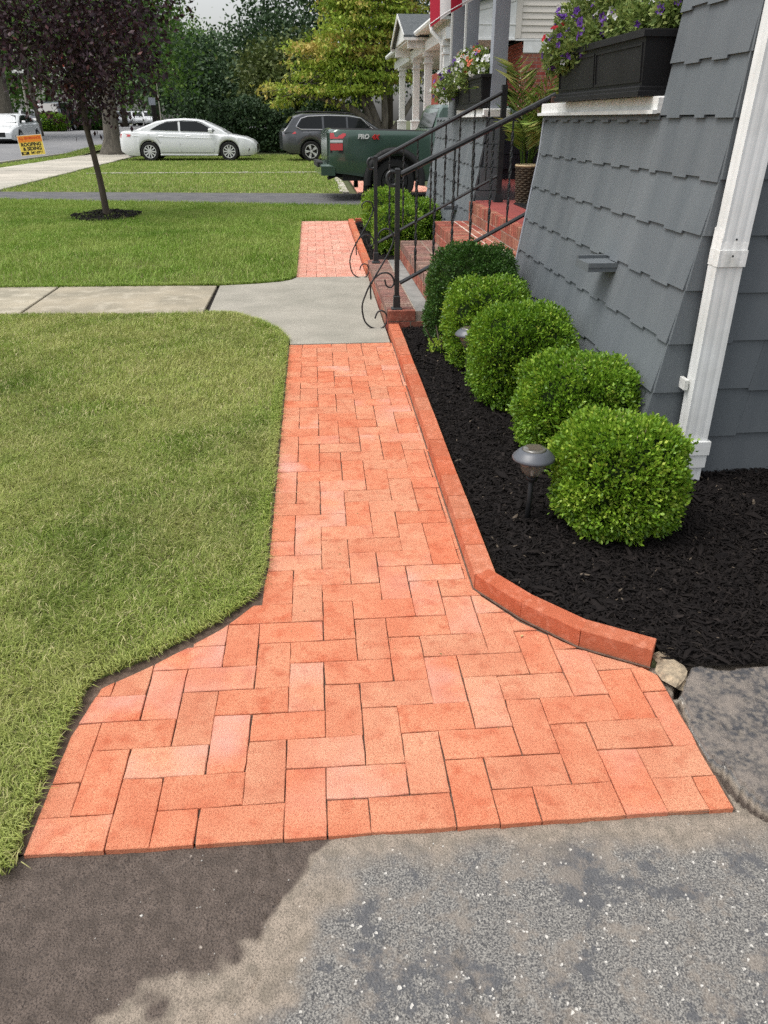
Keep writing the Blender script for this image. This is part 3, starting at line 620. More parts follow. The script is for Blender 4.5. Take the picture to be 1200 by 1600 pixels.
# downspout
ds = MB()
def spout_seg(mb, a, b, w=.082, d=.066, fl=3):
    """rectangular downspout with shallow flutes between points a, b"""
    sec = []
    for k in range(fl * 3 + 1): sec.append((-w / 2 + w * k / (fl * 3), -d / 2 + (.0018 if k % 3 == 1 and 0 < k < fl * 3 else 0)))
    sec += [(w / 2, d / 2), (-w / 2, d / 2)]
    for k in (1, 2): sec.append((-w / 2 + (.003 if k == 1 else 0), d / 2 - d * k / 3))
    n = len(sec); V = [(p[0] + x, p[1] + y, p[2]) for p in (a, b) for x, y in sec]
    return mb.add(V, [(k, (k + 1) % n, n + (k + 1) % n, n + k) for k in range(n)] + [tuple(range(n))[::-1], tuple(range(n, 2 * n))])
spout_seg(ds, (1.578, 2.978, -.06), (1.578, 2.978, .90), .104, .072)
spo = ds.build('downspout', M_white, house)
d2 = MB(); spout_seg(d2, (1.580, 2.976, .885), (1.582, 2.978, .945), .112, .08); spout_seg(d2, (1.581, 2.980, .945), (1.588, 2.990, 1.02), .108, .076)
d2.build('crimped_joint', M_whitew, spo)
d3 = MB(); spout_seg(d3, (1.584, 2.982, .96), (1.655, 2.994, 2.95), .104, .072); d3.build('upper_downspout', M_white, spo)
d4 = MB(); spout_seg(d4, (1.580, 2.976, .105), (1.580, 2.976, .165), .128, .092, 1); d4.build('boot', M_white, spo)
d4 = MB(); spout_seg(d4, (1.580, 2.977, .045), (1.580, 2.977, .105), .117, .084, 1); d4.build('boot', M_white, spo)
MB().box(1.506, 1.522, 2.985, 3.045, .38, .425, .003).box(1.634, 1.65, 2.99, 3.045, .38, .425, .003).build('bracket', M_whitew, spo)
MB().lathe([(0, -.004), (.004, -.003), (.004, 0), (0, .001)], (1.58, 2.940, .925), 8, 'y').lathe([(0, -.004), (.004, -.003), (.004, 0), (0, .001)], (1.583, 2.941, .985), 8, 'y').build('screw', M_iron, spo)
# little painted ledges screwed to the side walls
def ledge(y0, y1, xw, z, lab, pr=.15, h=.043):
    """a stub of painted board that sticks out from the wall"""
    t = thing('wall_ledge', lab, 'ledge', (0, 0, 0)); x = xw - pr
    MB().add([(x, y0, z), (xw + .02, y0, z), (xw + .02, y1, z), (x - .004, y1 + .02, z), (x, y0, z + h * .94), (xw + .02, y0, z + h * .94), (xw + .02, y1, z + h * .94), (x - .004, y1 + .02, z + h * .94)],
             [(0, 3, 2, 1), (4, 5, 6, 7), (0, 1, 5, 4), (1, 2, 6, 5), (2, 3, 7, 6), (3, 0, 4, 7)]).build('board', M_shing, t)
    MB().add([(x + .002, y0 - .004, z + h * .5), (xw + .02, y0 - .004, z + h * .5), (xw + .02, y0 + .07, z + h * .5), (x + .002, y0 + .07, z + h * .5), (x + .002, y0 - .004, z + h), (xw + .02, y0 - .004, z + h), (xw + .02, y0 + .07, z + h * .9), (x + .002, y0 + .07, z + h * .9)],
             [(0, 3, 2, 1), (4, 5, 6, 7), (0, 1, 5, 4), (1, 2, 6, 5), (2, 3, 7, 6), (3, 0, 4, 7)]).build('board', M_shing, t)
    MB().box(x - .002, xw + .01, y1 - .01, y1 + .012, z + h * .95, z + h * 1.3).build('back_strip', M_shing, t)
    return t
ledge(3.80, 3.97, 1.468, .722, 'short weathered grey board stub sticking out from the shingled wall above the boxwoods')
ledge(8.8, 9.0, 1.53, .52, 'short grey board stub sticking out from the far shingled wall behind the railings')

# ------------------------------------------------------------------ brick entry steps
steps = thing('brick_steps', 'four weathered red brick entry steps with white mortar rising to the porch', 'steps')
YA, YB = 5.655, 7.985
def step(x0, x1, z0, z1, mb_, mm, m, rows, riser, yA=YA, yB=YB, n=31, endc=None):
    s_ = MB().box(x0 + .004, x1, yA + .004, yB - .004, z0, z1 - .004).build('step', mm, steps)
    w = (yB - yA) / n
    for (xa, xb) in rows:
        k = n if xb - xa > .12 else 12
        w_ = (yB - yA) / k
        for i in range(k):
            g = .004; d = rnd.gauss(0, .0012)
            zb_ = z1 - .062 if xa > x0 + .01 else z1 - riser
            MB().box(xa + rnd.gauss(0, .0008), xb, yA + i * w_ + g, yA + (i + 1) * w_ - g, zb_, z1 + d, .003).build('brick', m, s_)
    return s_
s1 = step(.50, .835, -.1, .140, None, M_mortar, M_washed, [(.50, .698)], .062, n=31)
MB().box(.708, .832, YA + .006, YB - .006, .08, .139, .002).build('concrete_fill', mat('cement_grey', (.25, .25, .235), (.18, .18, .17), scale=9, rough=.95), s1)
for i in range(11): MB().box(.497, .55, YA + i * .2118 + .005, YA + (i + 1) * .2118 - .005, -.02, .070).build('brick', M_oldbrick, s1)
for i in range(2): MB().box(.506 + i * .165, .66 + i * .165, YA - .003, YA + .08, -.02, .062, .002).build('brick', M_oldbrick, s1)
MB().box(.499, .700, YA - .004, YA + .05, .070, .143, .003).build('brick', M_oldbrick, s1)
s2 = step(.825, 1.16, -.1, .320, None, M_mortar, M_washed, [(.825, 1.02), (1.03, 1.15)], .08, n=31)
for i in range(31): MB().box(.8225, .90, YA + i * .0752 + .004, YA + (i + 1) * .0752 - .004, .145, .234).build('brick', M_oldbrick, s2)
s3 = step(1.155, 1.50, -.1, .500, None, M_wmortar, M_oldbrick, [(1.155, 1.345), (1.362, 1.425), (1.437, 1.497)], .09, n=31)
for i in range(11): MB().box(1.1525, 1.2, YA + i * .2118 + .006, YA + (i + 1) * .2118 - .006, .325, .403).build('brick', M_oldbrick, s3)
for zz, off in ((.335, 0), (.413, .09), (.255, .09), (.175, 0), (.095, .09), (.015, 0)):
    x = 1.158 - off + .0
    while x < 1.46:
        a, b = max(1.158, x), min(1.468, x + .19)
        if b - a > .03: MB().box(a, b, YA - .004, YA + .06, zz, zz + .068, .002).build('brick', M_oldbrick, s3)
        x += .2
s4 = MB().box(1.504, 1.80, 5.70, YB, .1, .672).build('step', M_wmortar, steps)
for i in range(34): MB().box(1.498, 1.60, 5.70 + i * .0672 + .006, 5.70 + (i + 1) * .0672 - .004, .588, .678, .002).build('brick', M_oldbrick, s4)
for i in range(11): MB().box(1.500, 1.60, 5.70 + i * .2077 + .005, 5.70 + (i + 1) * .2077 - .005, .506, .580, .002).build('brick', M_oldbrick, s4)
MB().box(1.560, 2.4, 5.705, YB - .005, .66, .686, .004).build('painted_tread', M_redpaint, s4)
mt = thing('doormat', 'dark rubber doormat lying on the red painted porch landing', 'doormat', (2.14, 6.95, .688))
m_ = MB().box(-.30, .42, -.62, .62, 0, .010, .003).build('mat_base', M_black, mt)
for i in range(9): MB().box(-.26 + i * .075, -.215 + i * .075, -.58, .58, .0101, .014).build('rib', M_black, m_)
# wicker basket on the landing
bk = thing('wicker_basket', 'brown woven wicker basket standing on the porch beside the doormat', 'basket', (1.985, 7.62, .688))
mw = mat('wicker', (.075, .055, .034), (.03, .022, .015), scale=30, rough=.8, bump=1, bscale=120)
bm_ = MB()
for r in range(16):
    z = .012 + r * .0195; rr = .105 + .02 * r / 15; pts = []
    for k in range(49): a = 2 * math.pi * k / 48; q = rr + .006 * math.cos(12 * a + math.pi * (r % 2)); pts.append((q * math.cos(a), q * math.sin(a), z))
    bm_.tube(pts, .010, 5, False)
bw = bm_.build('weave', mw, bk)
for k in range(24): a = 2 * math.pi * k / 24; MB().tube([(.105 * math.cos(a), .105 * math.sin(a), 0), (.127 * math.cos(a), .127 * math.sin(a), .32)], .005, 5).build('stake', mw, bk)
MB().tube([(.130 * math.cos(2 * math.pi * k / 32), .130 * math.sin(2 * math.pi * k / 32), .325) for k in range(33)], .011, 6, False).build('rim', mat('wicker_rim', (.42, .33, .2), rough=.7), bk)
MB().lathe([(0, .02), (.10, .02), (.10, .0), (0, 0)], (0, 0, 0), 20).build('base', mw, bk)

# ------------------------------------------------------------------ wrought iron hand rails
SC1 = [(.443, .637), (.436, .66), (.448, .685), (.484, .703), (.525, .690), (.545, .641), (.53, .584), (.500, .525), (.466, .467), (.43, .41), (.396, .356), (.362, .300), (.337, .243), (.318, .19), (.314, .14), (.327, .07), (.352, .03), (.39, .006), (.436, -.002), (.478, .018), (.499, .067), (.485, .115), (.455, .132), (.425, .118), (.408, .075)]
SC2 = [(.384, .325), (.392, .348), (.41, .369), (.456, .400), (.507, .399), (.54, .367), (.547, .326), (.524, .299), (.494, .31), (.48, .355)]
def smooth_path(p, n=5):
    P = [Vector((a, 0, b)) for a, b in p]; out = []
    for i in range(len(P) - 1):
        a, b, c, d = P[max(i - 1, 0)], P[i], P[i + 1], P[min(i + 2, len(P) - 1)]
        for k in range(n):
            t = k / n; out.append(.5 * ((2 * b) + (c - a) * t + (2 * a - 5 * b + 4 * c - d) * t * t + (3 * b - a - 3 * c + d) * t ** 3))
    return out + [P[-1]]
def railing(Y, label, xt, zt, top_post=None):
    t = thing('hand_rail', label, 'railing', (0, Y, 0))
    p = MB().tube([(.568, 0, .14), (.568, 0, 1.085)], .0235, 4, sq=True); p.tube([(.568, 0, 1.085), (.568, 0, 1.095)], [.027, .018], 4, sq=True)
    post = p.build('post', M_iron, t)
    MB().tube([(.568, 0, .142), (.568, 0, .150), (.568, 0, .158), (.568, 0, .235), (.568, 0, .24)], [.056, .054, .036, .034, .028], 4, sq=True).build('post_shoe', M_iron, post)
    sl_ = (zt - 1.055) / (xt - .59); f = lambda x: 1.055 + (x - .59) * sl_
    MB().tube([(.59, 0, f(.59)), (xt, 0, zt)], .0185, 8).build('top_rail', M_iron, t)
    xb = 1.50 if not top_post else 1.72; fb = lambda x: .345 + (x - .62) * .52
    MB().tube([(.59, 0, fb(.59)), (xb, 0, fb(xb))], .0145, 6).build('bottom_rail', M_iron, t)
    x = .70
    while x < xb - .05:
        z0, z1 = fb(x), f(x) - .01; V = []; F = []; N_ = 44
        for i in range(N_ + 1):
            u = i / N_; q = (u * 4) % 1.0; tw = 0 if not (.12 < u < .9) else (u - .12) / .78 * math.pi * 5
            r = .0065 + .0055 * (abs(math.sin(tw)) if .12 < u < .9 else .3); 
            for k in range(4): a = tw + math.pi / 4 + k * math.pi / 2; V.append((x + r * math.cos(a), r * math.sin(a), z0 + (z1 - z0) * u))
        for i in range(N_):
            for k in range(4): l = (k + 1) % 4; F.append((i * 4 + k, i * 4 + l, i * 4 + 4 + l, i * 4 + 4 + k))
        MB().add(V, F).build('twisted_baluster', M_iron, t); x += .130
    MB().tube(smooth_path(SC1), .0062, 6).build('scroll', M_iron, t)
    MB().tube(smooth_path(SC2), .0062, 6).build('scroll', M_iron, t)
    MB().tube([(.375, 0, .335), (.378, 0, .215)], .0062, 5).build('scroll', M_iron, t)
    MB().tube(smooth_path([(.568, 1.0), (.545, .985), (.515, .99), (.498, 1.02), (.500, 1.052), (.525, 1.072), (.56, 1.068), (.59, 1.056)]), .0125, 7).build('scroll', M_iron, t)
    if top_post:
        q = MB().tube([(xt - .005, 0, .69), (xt - .005, 0, zt + .05)], .034, 4, sq=True).build('newel', M_iron, t)
        MB().tube([(xt - .005, 0, .688), (xt - .005, 0, .70), (xt - .005, 0, .76)], [.06, .058, .04], 4, sq=True).build('post_shoe', M_iron, q)
    else:
        MB().box(xt - .035, xt + .025, -.045, -.0, zt - .07, zt - .01, .006).build('wall_bracket', mat('rust_bracket', (.12, .05, .025), (.05, .035, .03), scale=30, rough=.8), t)
    return t
railing(5.72, 'nearer wrought iron hand rail with twisted balusters and scrolls at the foot of the steps', 1.625, 1.535)
railing(7.80, 'farther wrought iron hand rail on the far side of the brick steps', 1.745, 1.62, True)

# ------------------------------------------------------------------ planters with petunias
def planter(x0, x1, y0, y1, z0, z1, label):
    t = thing('window_box', label, 'planter')
    fl = .018
    MB().add([(x0 + fl, y0 + fl, z0 + .02), (x1 - fl, y0 + fl, z0 + .02), (x1 - fl, y1 - fl, z0 + .02), (x0 + fl, y1 - fl, z0 + .02),
              (x0 + .004, y0 + .004, z1 - .03), (x1 - .004, y0 + .004, z1 - .03), (x1 - .004, y1 - .004, z1 - .03), (x0 + .004, y1 - .004, z1 - .03)],
             [(0, 3, 2, 1), (0, 1, 5, 4), (1, 2, 6, 5), (2, 3, 7, 6), (3, 0, 4, 7)]).build('box_body', M_black, t)
    b = MB().box(x0 - .004, x1 + .004, y0 - .004, y1 + .004, z0, z0 + .022, .004).build('base_moulding', M_black, t)
    MB().box(x0 + .004, x1 - .004, y0 + .004, y1 - .004, z0 + .0225, z0 + .040, .006).build('base_moulding', M_black, t)
    for q in ((x0 - .012, x0 + .02, y0 - .012, y1 + .012), (x1 - .02, x1 + .012, y0 - .012, y1 + .012), (x0 + .021, x1 - .021, y0 - .012, y0 + .02), (x0 + .021, x1 - .021, y1 - .02, y1 + .012)):
        MB().box(*q, z1 - .03, z1, .006).build('rim', M_black, t)
    MB().box(x0 + .021, x1 - .021, y0 + .021, y1 - .021, z1 - .06, z1 - .02).build('soil', M_soil, t)
    n = 2 if y1 - y0 > 1 else 3; L_ = (y1 - y0 - .04) / n
    for k in range(n):                              # raised panel frames on the street face
        a, c = y0 + .03 + k * L_, y0 + .01 + (k + 1) * L_; zb, zt = z0 + .055, z1 - .05; fr = MB()
        for (ya, yb, za, zc) in ((a, c, zb, zb + .01), (a, c, zt - .01, zt), (a, a + .01, zb + .0101, zt - .0101), (c - .01, c, zb + .0101, zt - .0101)):
            xo = lambda z: x0 + fl - (fl - .004) * (z - z0 - .02) / (z1 - z0 - .05)
            fr.add([(xo(za) - .006, ya, za), (xo(za) - .006, yb, za), (xo(zc) - .006, yb, zc), (xo(zc) - .006, ya, zc), (xo(za) + .004, ya, za), (xo(za) + .004, yb, za), (xo(zc) + .004, yb, zc), (xo(zc) + .004, ya, zc)],
                   [(0, 3, 2, 1), (0, 1, 5, 4), (1, 2, 6, 5), (2, 3, 7, 6), (3, 0, 4, 7)])
        fr.build('panel_frame', M_black, t)
    return t
BX1 = (1.450, 1.700, 3.79, 5.12, 1.484, 1.740)
BX2 = (1.585, 1.835, 8.10, 9.45, 1.484, 1.770)
planter(*BX1, 'black panelled window box nearest the camera on the white sill beside the house corner')
planter(*BX2, 'black window box on the far white sill beyond the steps')
FG = [(0, (.09, .15, .035)), (.5, (.20, .28, .07)), (1, (.40, .46, .15))]
M_pet = mat('petunia_leaf', (.1, .2, .03), rough=.55, tint=FG, trans=.3)
FM = {'purple': mat('petal_purple', (.11, .035, .27), (.19, .08, .40), scale=60, rough=.6, trans=.25), 'white': mat('petal_white', (.78, .78, .78), rough=.6, trans=.3),
      'red': mat('petal_red', (.62, .03, .05), rough=.6, trans=.25), 'dark': mat('petal_dark', (.06, .02, .13), rough=.6, trans=.2), 'orange': mat('petal_orange', (.65, .16, .09), rough=.6, trans=.25)}
def flower_mesh(m):
    mb = MB(); V = [(0, 0, -.012)]; n = 20
    for k in range(n):
        a = 2 * math.pi * k / n; r = .9 + .1 * math.cos(5 * a); V.append((.35 * r * .026 * math.cos(a), .35 * r * .026 * math.sin(a), 0))
    for k in range(n):
        a = 2 * math.pi * k / n; r = .82 + .18 * math.cos(5 * a); V.append((r * .027 * math.cos(a), r * .027 * math.sin(a), .005 + .002 * math.cos(5 * a + 2)))
    F = [(0, 1 + k, 1 + (k + 1) % n) for k in range(n)] + [(1 + k, 1 + n + k, 1 + n + (k + 1) % n, 1 + (k + 1) % n) for k in range(n)]
    me = bpy.data.meshes.new('blossom'); me.from_pydata(V, [], F); me.materials.append(m); return me
FLM = {k: flower_mesh(v) for k, v in FM.items()}
def petunias(bx, label, rg, nl, sprays, nfl, cols, up=.10, trail=.20, big=1.):
    x0, x1, y0, y1, z0, z1 = bx; t = thing('petunia_planting', label, 'flowers')
    n = len(sprays); pts = []; nr = []
    stem = MB()
    for (cx, cy, cz, r) in sprays:
        k = int(nl / n); q = rg.normal(0, 1, (k, 3)); q = unit(q) * rg.uniform(.25, 1, (k, 1)) ** .5
        pts.append(np.array([cx, cy, cz]) + q * np.array([r * .9, r * 1.1, r * .8])); nr.append(q + np.array([-.2, 0, .4]))
        for j in range(5):
            e = np.array([cx, cy, cz]) + rg.normal(0, .5, 3) * r; b0 = (min(max(cx + .05, x0 + .03), x1 - .03), min(max(cy, y0 + .03), y1 - .03), z1 - .03)
            m1 = ((b0[0] + e[0]) / 2 - .01, (b0[1] + e[1]) / 2, max(b0[2], e[2]) + .02); stem.tube([b0, m1, tuple(e)], .0022, 4, False)
    stem.build('stems', M_pet, t, kind='stuff')
    P = np.concatenate(pts); N_ = np.concatenate(nr); V, F = leaves(P, N_, .034 * big, .008 * big, rg, .9, .1)
    np_mesh('foliage', V, F, M_pet, t, tint=np.repeat(np.clip(rg.normal(.5, .25, len(P)), 0, 1), 4), kind='stuff')
    for j in range(nfl):
        cx, cy, cz, r = sprays[int(rg.integers(0, n))]; d = unit(rg.normal(0, 1, (1, 3)) + np.array([[-.8, -.35, .6]]))[0]
        p = np.array([cx, cy, cz]) + d * r * rg.uniform(.85, 1.12); key = cols(p, rg); o = link('blossom', FLM[key], t); o.location = tuple(p)
        o.rotation_euler = Vector(tuple(d + rg.normal(0, .3, 3))).to_track_quat('Z', 'Y').to_euler(); s_ = rg.uniform(.65, 1.0) * big; o.scale = (s_, s_, s_)
    return t
rgF = np.random.default_rng(9)
sp1 = [(1.60, 3.9, 1.80, .085), (1.58, 4.1, 1.82, .10), (1.56, 4.35, 1.80, .11), (1.54, 4.6, 1.78, .13), (1.50, 4.8, 1.76, .14), (1.46, 5.0, 1.75, .15), (1.46, 5.12, 1.70, .10), (1.58, 4.6, 1.90, .11), (1.58, 4.9, 1.92, .13), (1.55, 5.1, 1.88, .15), (1.62, 4.2, 1.92, .10), (1.46, 4.95, 1.70, .08), (1.66, 3.92, 1.86, .08)]
def c1(p, rg):
    u = rg.uniform()
    if p[2] > 1.84 and p[1] < 4.6: return 'white' if u < .6 else ('red' if u < .68 else 'purple')
    if p[1] > 5.1 and p[2] > 1.72: return 'white' if u < .6 else 'purple'
    return 'purple' if u < .84 else ('white' if u < .93 else 'red')
petunias(BX1, 'purple, white and red petunias spilling from the window box nearest the camera', rgF, 12500, sp1, 105, c1)
sp2 = [(1.70, 8.3, 1.83, .10), (1.68, 8.55, 1.86, .14), (1.65, 8.8, 1.88, .14), (1.62, 9.1, 1.86, .16), (1.56, 9.35, 1.80, .17), (1.50, 9.5, 1.72, .16), (1.46, 9.6, 1.66, .14), (1.60, 9.0, 1.92, .12), (1.66, 8.65, 1.95, .09), (1.60, 8.9, 1.76, .14)]
def c2(p, rg):
    u = rg.uniform()
    if p[1] > 9.2: return 'purple' if u < .4 else ('dark' if u < .62 else 'white')
    if p[1] < 8.75: return 'white' if u < .7 else ('orange' if u < .9 else 'purple')
    return 'white' if u < .75 else ('dark' if u < .88 else 'orange')
petunias(BX2, 'white, purple and coral petunias trailing over the far window box', rgF, 5200, sp2, 120, c2, big=1.15)

# ------------------------------------------------------------------ shrubs
def sgn(a, p): return np.sign(a) * np.abs(a) ** p
def shrub(name, label, c, r, rg, n_tips, m=M_box, per=8, ll=.0175, lw=.0055, n=3.0, group=None, core=True, cat='shrub', bias=0., lump=.15, browns=0):
    t = thing(name, label, cat, (c[0], c[1], c[2] - r[2]), group=group)
    q = unit(rg.normal(0, 1, (n_tips, 3))); q = q[q[:, 2] > -.93]; k = len(q)
    lm = 1 + lump * (fbm(q[:, 0] * 2 + c[1] * 3 + 9, q[:, 1] * 2 + q[:, 2] * 3 + 9, 1.3, int(rg.integers(1, 99)), 3) - .5) * 2
    sup = (np.abs(q[:, 0]) ** n + np.abs(q[:, 1]) ** n + np.abs(q[:, 2]) ** n) ** (-1 / n)
    d = rg.uniform(.87, 1.04, k) * lm; S_ = q * (sup * d)[:, None] * np.array(r); S_[:, 2] += r[2]
    N_ = unit(q / np.array(r)); up = np.clip(.5 + .5 * q[:, 2], 0, 1)
    P = np.repeat(S_, per, 0) + rg.normal(0, .0075 * ll / .013, (k * per, 3)); NN = np.repeat(N_ + np.array([0, 0, .35]), per, 0)
    V, F = leaves(P, NN, ll, lw, rg, .62)
    ct = np.clip(rg.normal(.45, .17, k) + bias + .08 * (rg.uniform(0, 1, k) < .2), 0, 1); T = np.clip(np.repeat(ct, per) + rg.normal(0, .09, k * per), 0, 1)
    np_mesh('foliage', V, F, m, t, tint=np.repeat(T, 4), kind='stuff')
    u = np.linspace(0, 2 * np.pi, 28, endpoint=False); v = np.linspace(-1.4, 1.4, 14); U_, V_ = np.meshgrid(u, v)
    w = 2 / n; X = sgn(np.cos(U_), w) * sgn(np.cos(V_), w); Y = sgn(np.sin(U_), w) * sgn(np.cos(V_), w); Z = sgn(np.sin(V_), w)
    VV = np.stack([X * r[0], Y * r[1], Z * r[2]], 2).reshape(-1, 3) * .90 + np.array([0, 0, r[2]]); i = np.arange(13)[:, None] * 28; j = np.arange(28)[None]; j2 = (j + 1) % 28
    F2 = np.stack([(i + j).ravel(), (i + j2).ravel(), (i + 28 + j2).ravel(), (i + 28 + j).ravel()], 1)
    np_mesh('dark_core', VV, F2, M_core, t)  # solid dark hull; shade among the leaves is put into its colour
    b = MB()
    for a in range(7): an = a * .9; b.tube([(.02 * math.cos(an), .02 * math.sin(an), -.03), (.05 * math.cos(an), .05 * math.sin(an), .05), (.12 * math.cos(an), .12 * math.sin(an), .16)], [.008, .006, .004], 5, False)
    b.build('stem', M_wood, t)
    if browns:                                       # clipped tips that dried out on top
        kk = browns; a = rg.uniform(0, 6.28, kk); rr = rg.uniform(0, .6, kk); P = np.stack([np.cos(a) * rr * r[0], np.sin(a) * rr * r[1], np.full(kk, r[2] * 2 * .985)], 1)
        V, F = leaves(P, np.array([[0, 0, 1.]]) + rg.normal(0, .8, (kk, 3)), .02, .001, rg, .6); np_mesh('dry_twigs', V, F, mat('dry_twig', (.34, .28, .17), rough=.9), t, kind='stuff')
    return t
rgS = np.random.default_rng(17); GB = 'clipped boxwoods along the house wall'
shrub('boxwood', 'bright green clipped boxwood nearest the camera beside the path light', (1.128, 2.63, .17), (.222, .222, .215), rgS, 4600, group=GB, bias=.10, browns=120)
shrub('boxwood', 'second clipped boxwood from the camera with dry twigs on its top', (1.165, 3.30, .20), (.258, .245, .228), rgS, 4600, group=GB, browns=260)
shrub('boxwood', 'third clipped boxwood from the camera, middle of the row against the wall', (1.08, 4.05, .238), (.262, .26, .268), rgS, 4400, group=GB, bias=-.03)
shrub('boxwood', 'fourth clipped boxwood, half hidden with the far path light before it', (1.04, 4.72, .245), (.262, .25, .27), rgS, 3200, group=GB, bias=.02, browns=200)
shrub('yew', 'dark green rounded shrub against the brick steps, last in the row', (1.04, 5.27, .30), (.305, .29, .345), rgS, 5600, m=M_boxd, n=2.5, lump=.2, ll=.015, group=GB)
GB2 = 'shrubs in the small bed beyond the steps'
shrub('boxwood', 'bright green shrub in the far bed seen behind the near hand rail post', (.93, 9.25, .24), (.28, .3, .27), rgS, 2200, ll=.02, lw=.007, group=GB2, bias=.1, lump=.14)
shrub('boxwood', 'clipped green shrub in the far bed against the far shingled wall', (1.22, 9.9, .25), (.28, .35, .28), rgS, 2200, ll=.02, lw=.007, group=GB2, lump=.14)
shrub('boxwood', 'farthest green shrub in the far bed near the parked pickup', (.98, 11.3, .26), (.32, .45, .28), rgS, 2200, ll=.022, lw=.007, group=GB2, bias=.08, lump=.14)
wd_ = shrub('weed', 'small pale weed sprouting from the mulch beside the dark shrub', (.80, 4.98, .035), (.07, .06, .03), rgS, 60, ll=.03, lw=.006, cat='weed', core=False, bias=.3)

# areca palm on the porch
pm = thing('areca_palm', 'potted palm with arching fronds on the porch behind the hand rails', 'palm', (2.04, 8.0, .69))
MB().lathe([(0, 0), (.12, 0), (.16, .28), (.165, .30), (.145, .30), (.14, .26), (0, .26)], (.1, .1, 0), 20).build('pot', M_black, pm)
rgP = np.random.default_rng(2); mp_ = mat('palm_leaf', (.1, .2, .03), rough=.45, tint=[(0, (.09, .17, .03)), (.6, (.22, .32, .06)), (1, (.48, .48, .16))], trans=.3)
for f in range(24):
    a = rgP.uniform(0, 6.28); sp_ = rgP.uniform(.16, .46); hh = rgP.uniform(.7, 1.08) if f < 17 else rgP.uniform(.4, .7); ps = []
    for k in range(13):
        u = k / 12; ps.append(np.array([.05 * math.cos(a) + sp_ * math.cos(a) * u ** 1.5, .05 * math.sin(a) + sp_ * math.sin(a) * u ** 1.5, .25 + hh * (u * 1.25 - .42 * u ** 2.6)]))
    fr = MB().tube([tuple(p) for p in ps], [.006 - .0004 * k for k in range(13)], 5, False); fr.build('frond', mp_, pm)
    P = []; D = []
    for k in range(4, 13):
        for sub in (0, .5):
            if k == 12 and sub: continue
            p = ps[k] * (1 - sub) + ps[min(k + 1, 12)] * sub; tn = ps[min(k + 1, 12)] - ps[k - 1]; tn /= np.linalg.norm(tn); s_ = np.cross(tn, [0, 0, 1]); s_ /= np.linalg.norm(s_) + 1e-6
            for sg_ in (-1, 1): P.append(p); D.append(tn * .8 + s_ * sg_ * .9 - np.array([0, 0, .12]))
    P = np.array(P); D = unit(np.array(D)); V, F = leaves(P, D, .22, .0105, rgP, .10); np_mesh('leaflets', V, F, mp_, pm, tint=np.repeat(rgP.uniform(0, 1, len(P)), 4), kind='stuff')

# ------------------------------------------------------------------ path lights
def path_light(x, y, z, label, tilt=0):
    t = thing('path_light', label, 'garden light', (x, y, z), group='solar path lights in the mulch bed')
    MB().tube([(-.004, 0, -.03), (0, 0, .205)], [.0105, .0105], 12).build('stake', M_black, t, smooth=True)
    MB().lathe([(.010, .195), (.021, .198), (.023, .21), (.014, .214), (0, .214)], (0, 0, 0), 20).build('collar', M_black, t, smooth=True)
    mg = mat('lamp_plastic', (.22, .20, .17), rough=.12, spec=.6, alpha=.55)
    pr = []; n = 32; PR = [(.017, .214), (.030, .222), (.045, .245), (.053, .275), (.055, .290)]
    V = [(r * (1 + .025 * math.cos(16 * 2 * math.pi * k / n)) * math.cos(2 * math.pi * k / n), r * (1 + .025 * math.cos(16 * 2 * math.pi * k / n)) * math.sin(2 * math.pi * k / n), h) for r, h in PR for k in range(n)]
    MB().add(V, [(i * n + k, i * n + (k + 1) % n, (i + 1) * n + (k + 1) % n, (i + 1) * n + k) for i in range(len(PR) - 1) for k in range(n)]).build('lens', mg, t, smooth=True)
    MB().lathe([(0, .216), (.006, .216), (.007, .235), (0, .238)], (0, 0, 0), 10).build('bulb', mat('bulb_white', (.8, .8, .75), rough=.3), t)
    mc_ = mat('lamp_cap', (.075, .082, .095), rough=.38, spec=.5, bump=.08, bscale=60)
    cp = MB().lathe([(.050, .289), (.074, .285), (.081, .287), (.083, .292), (.078, .300), (.062, .316), (.050, .325), (.047, .3255), (.046, .3225), (0, .3225)], (0, 0, 0), 40).build('cap', mc_, t, smooth=True)
    MB().lathe([(.0455, .323), (.045, .329), (.040, .332), (0, .333)], (0, 0, 0), 32).build('solar_lens', mat('solar_cover', (.10, .095, .08), rough=.1, spec=.7, coat=.5), cp, smooth=True)
    MB().box(-.026, .026, -.026, .026, .3315, .3338).build('solar_panel', mat('solar_cell', (.09, .075, .055), rough=.2, spec=.6), cp)
    return t
path_light(.797, 2.665, -.056, 'black solar path light with clear ribbed lens in front of the nearest boxwood')
path_light(.865, 4.42, -.02, 'black solar path light half hidden between the third and fourth boxwoods')

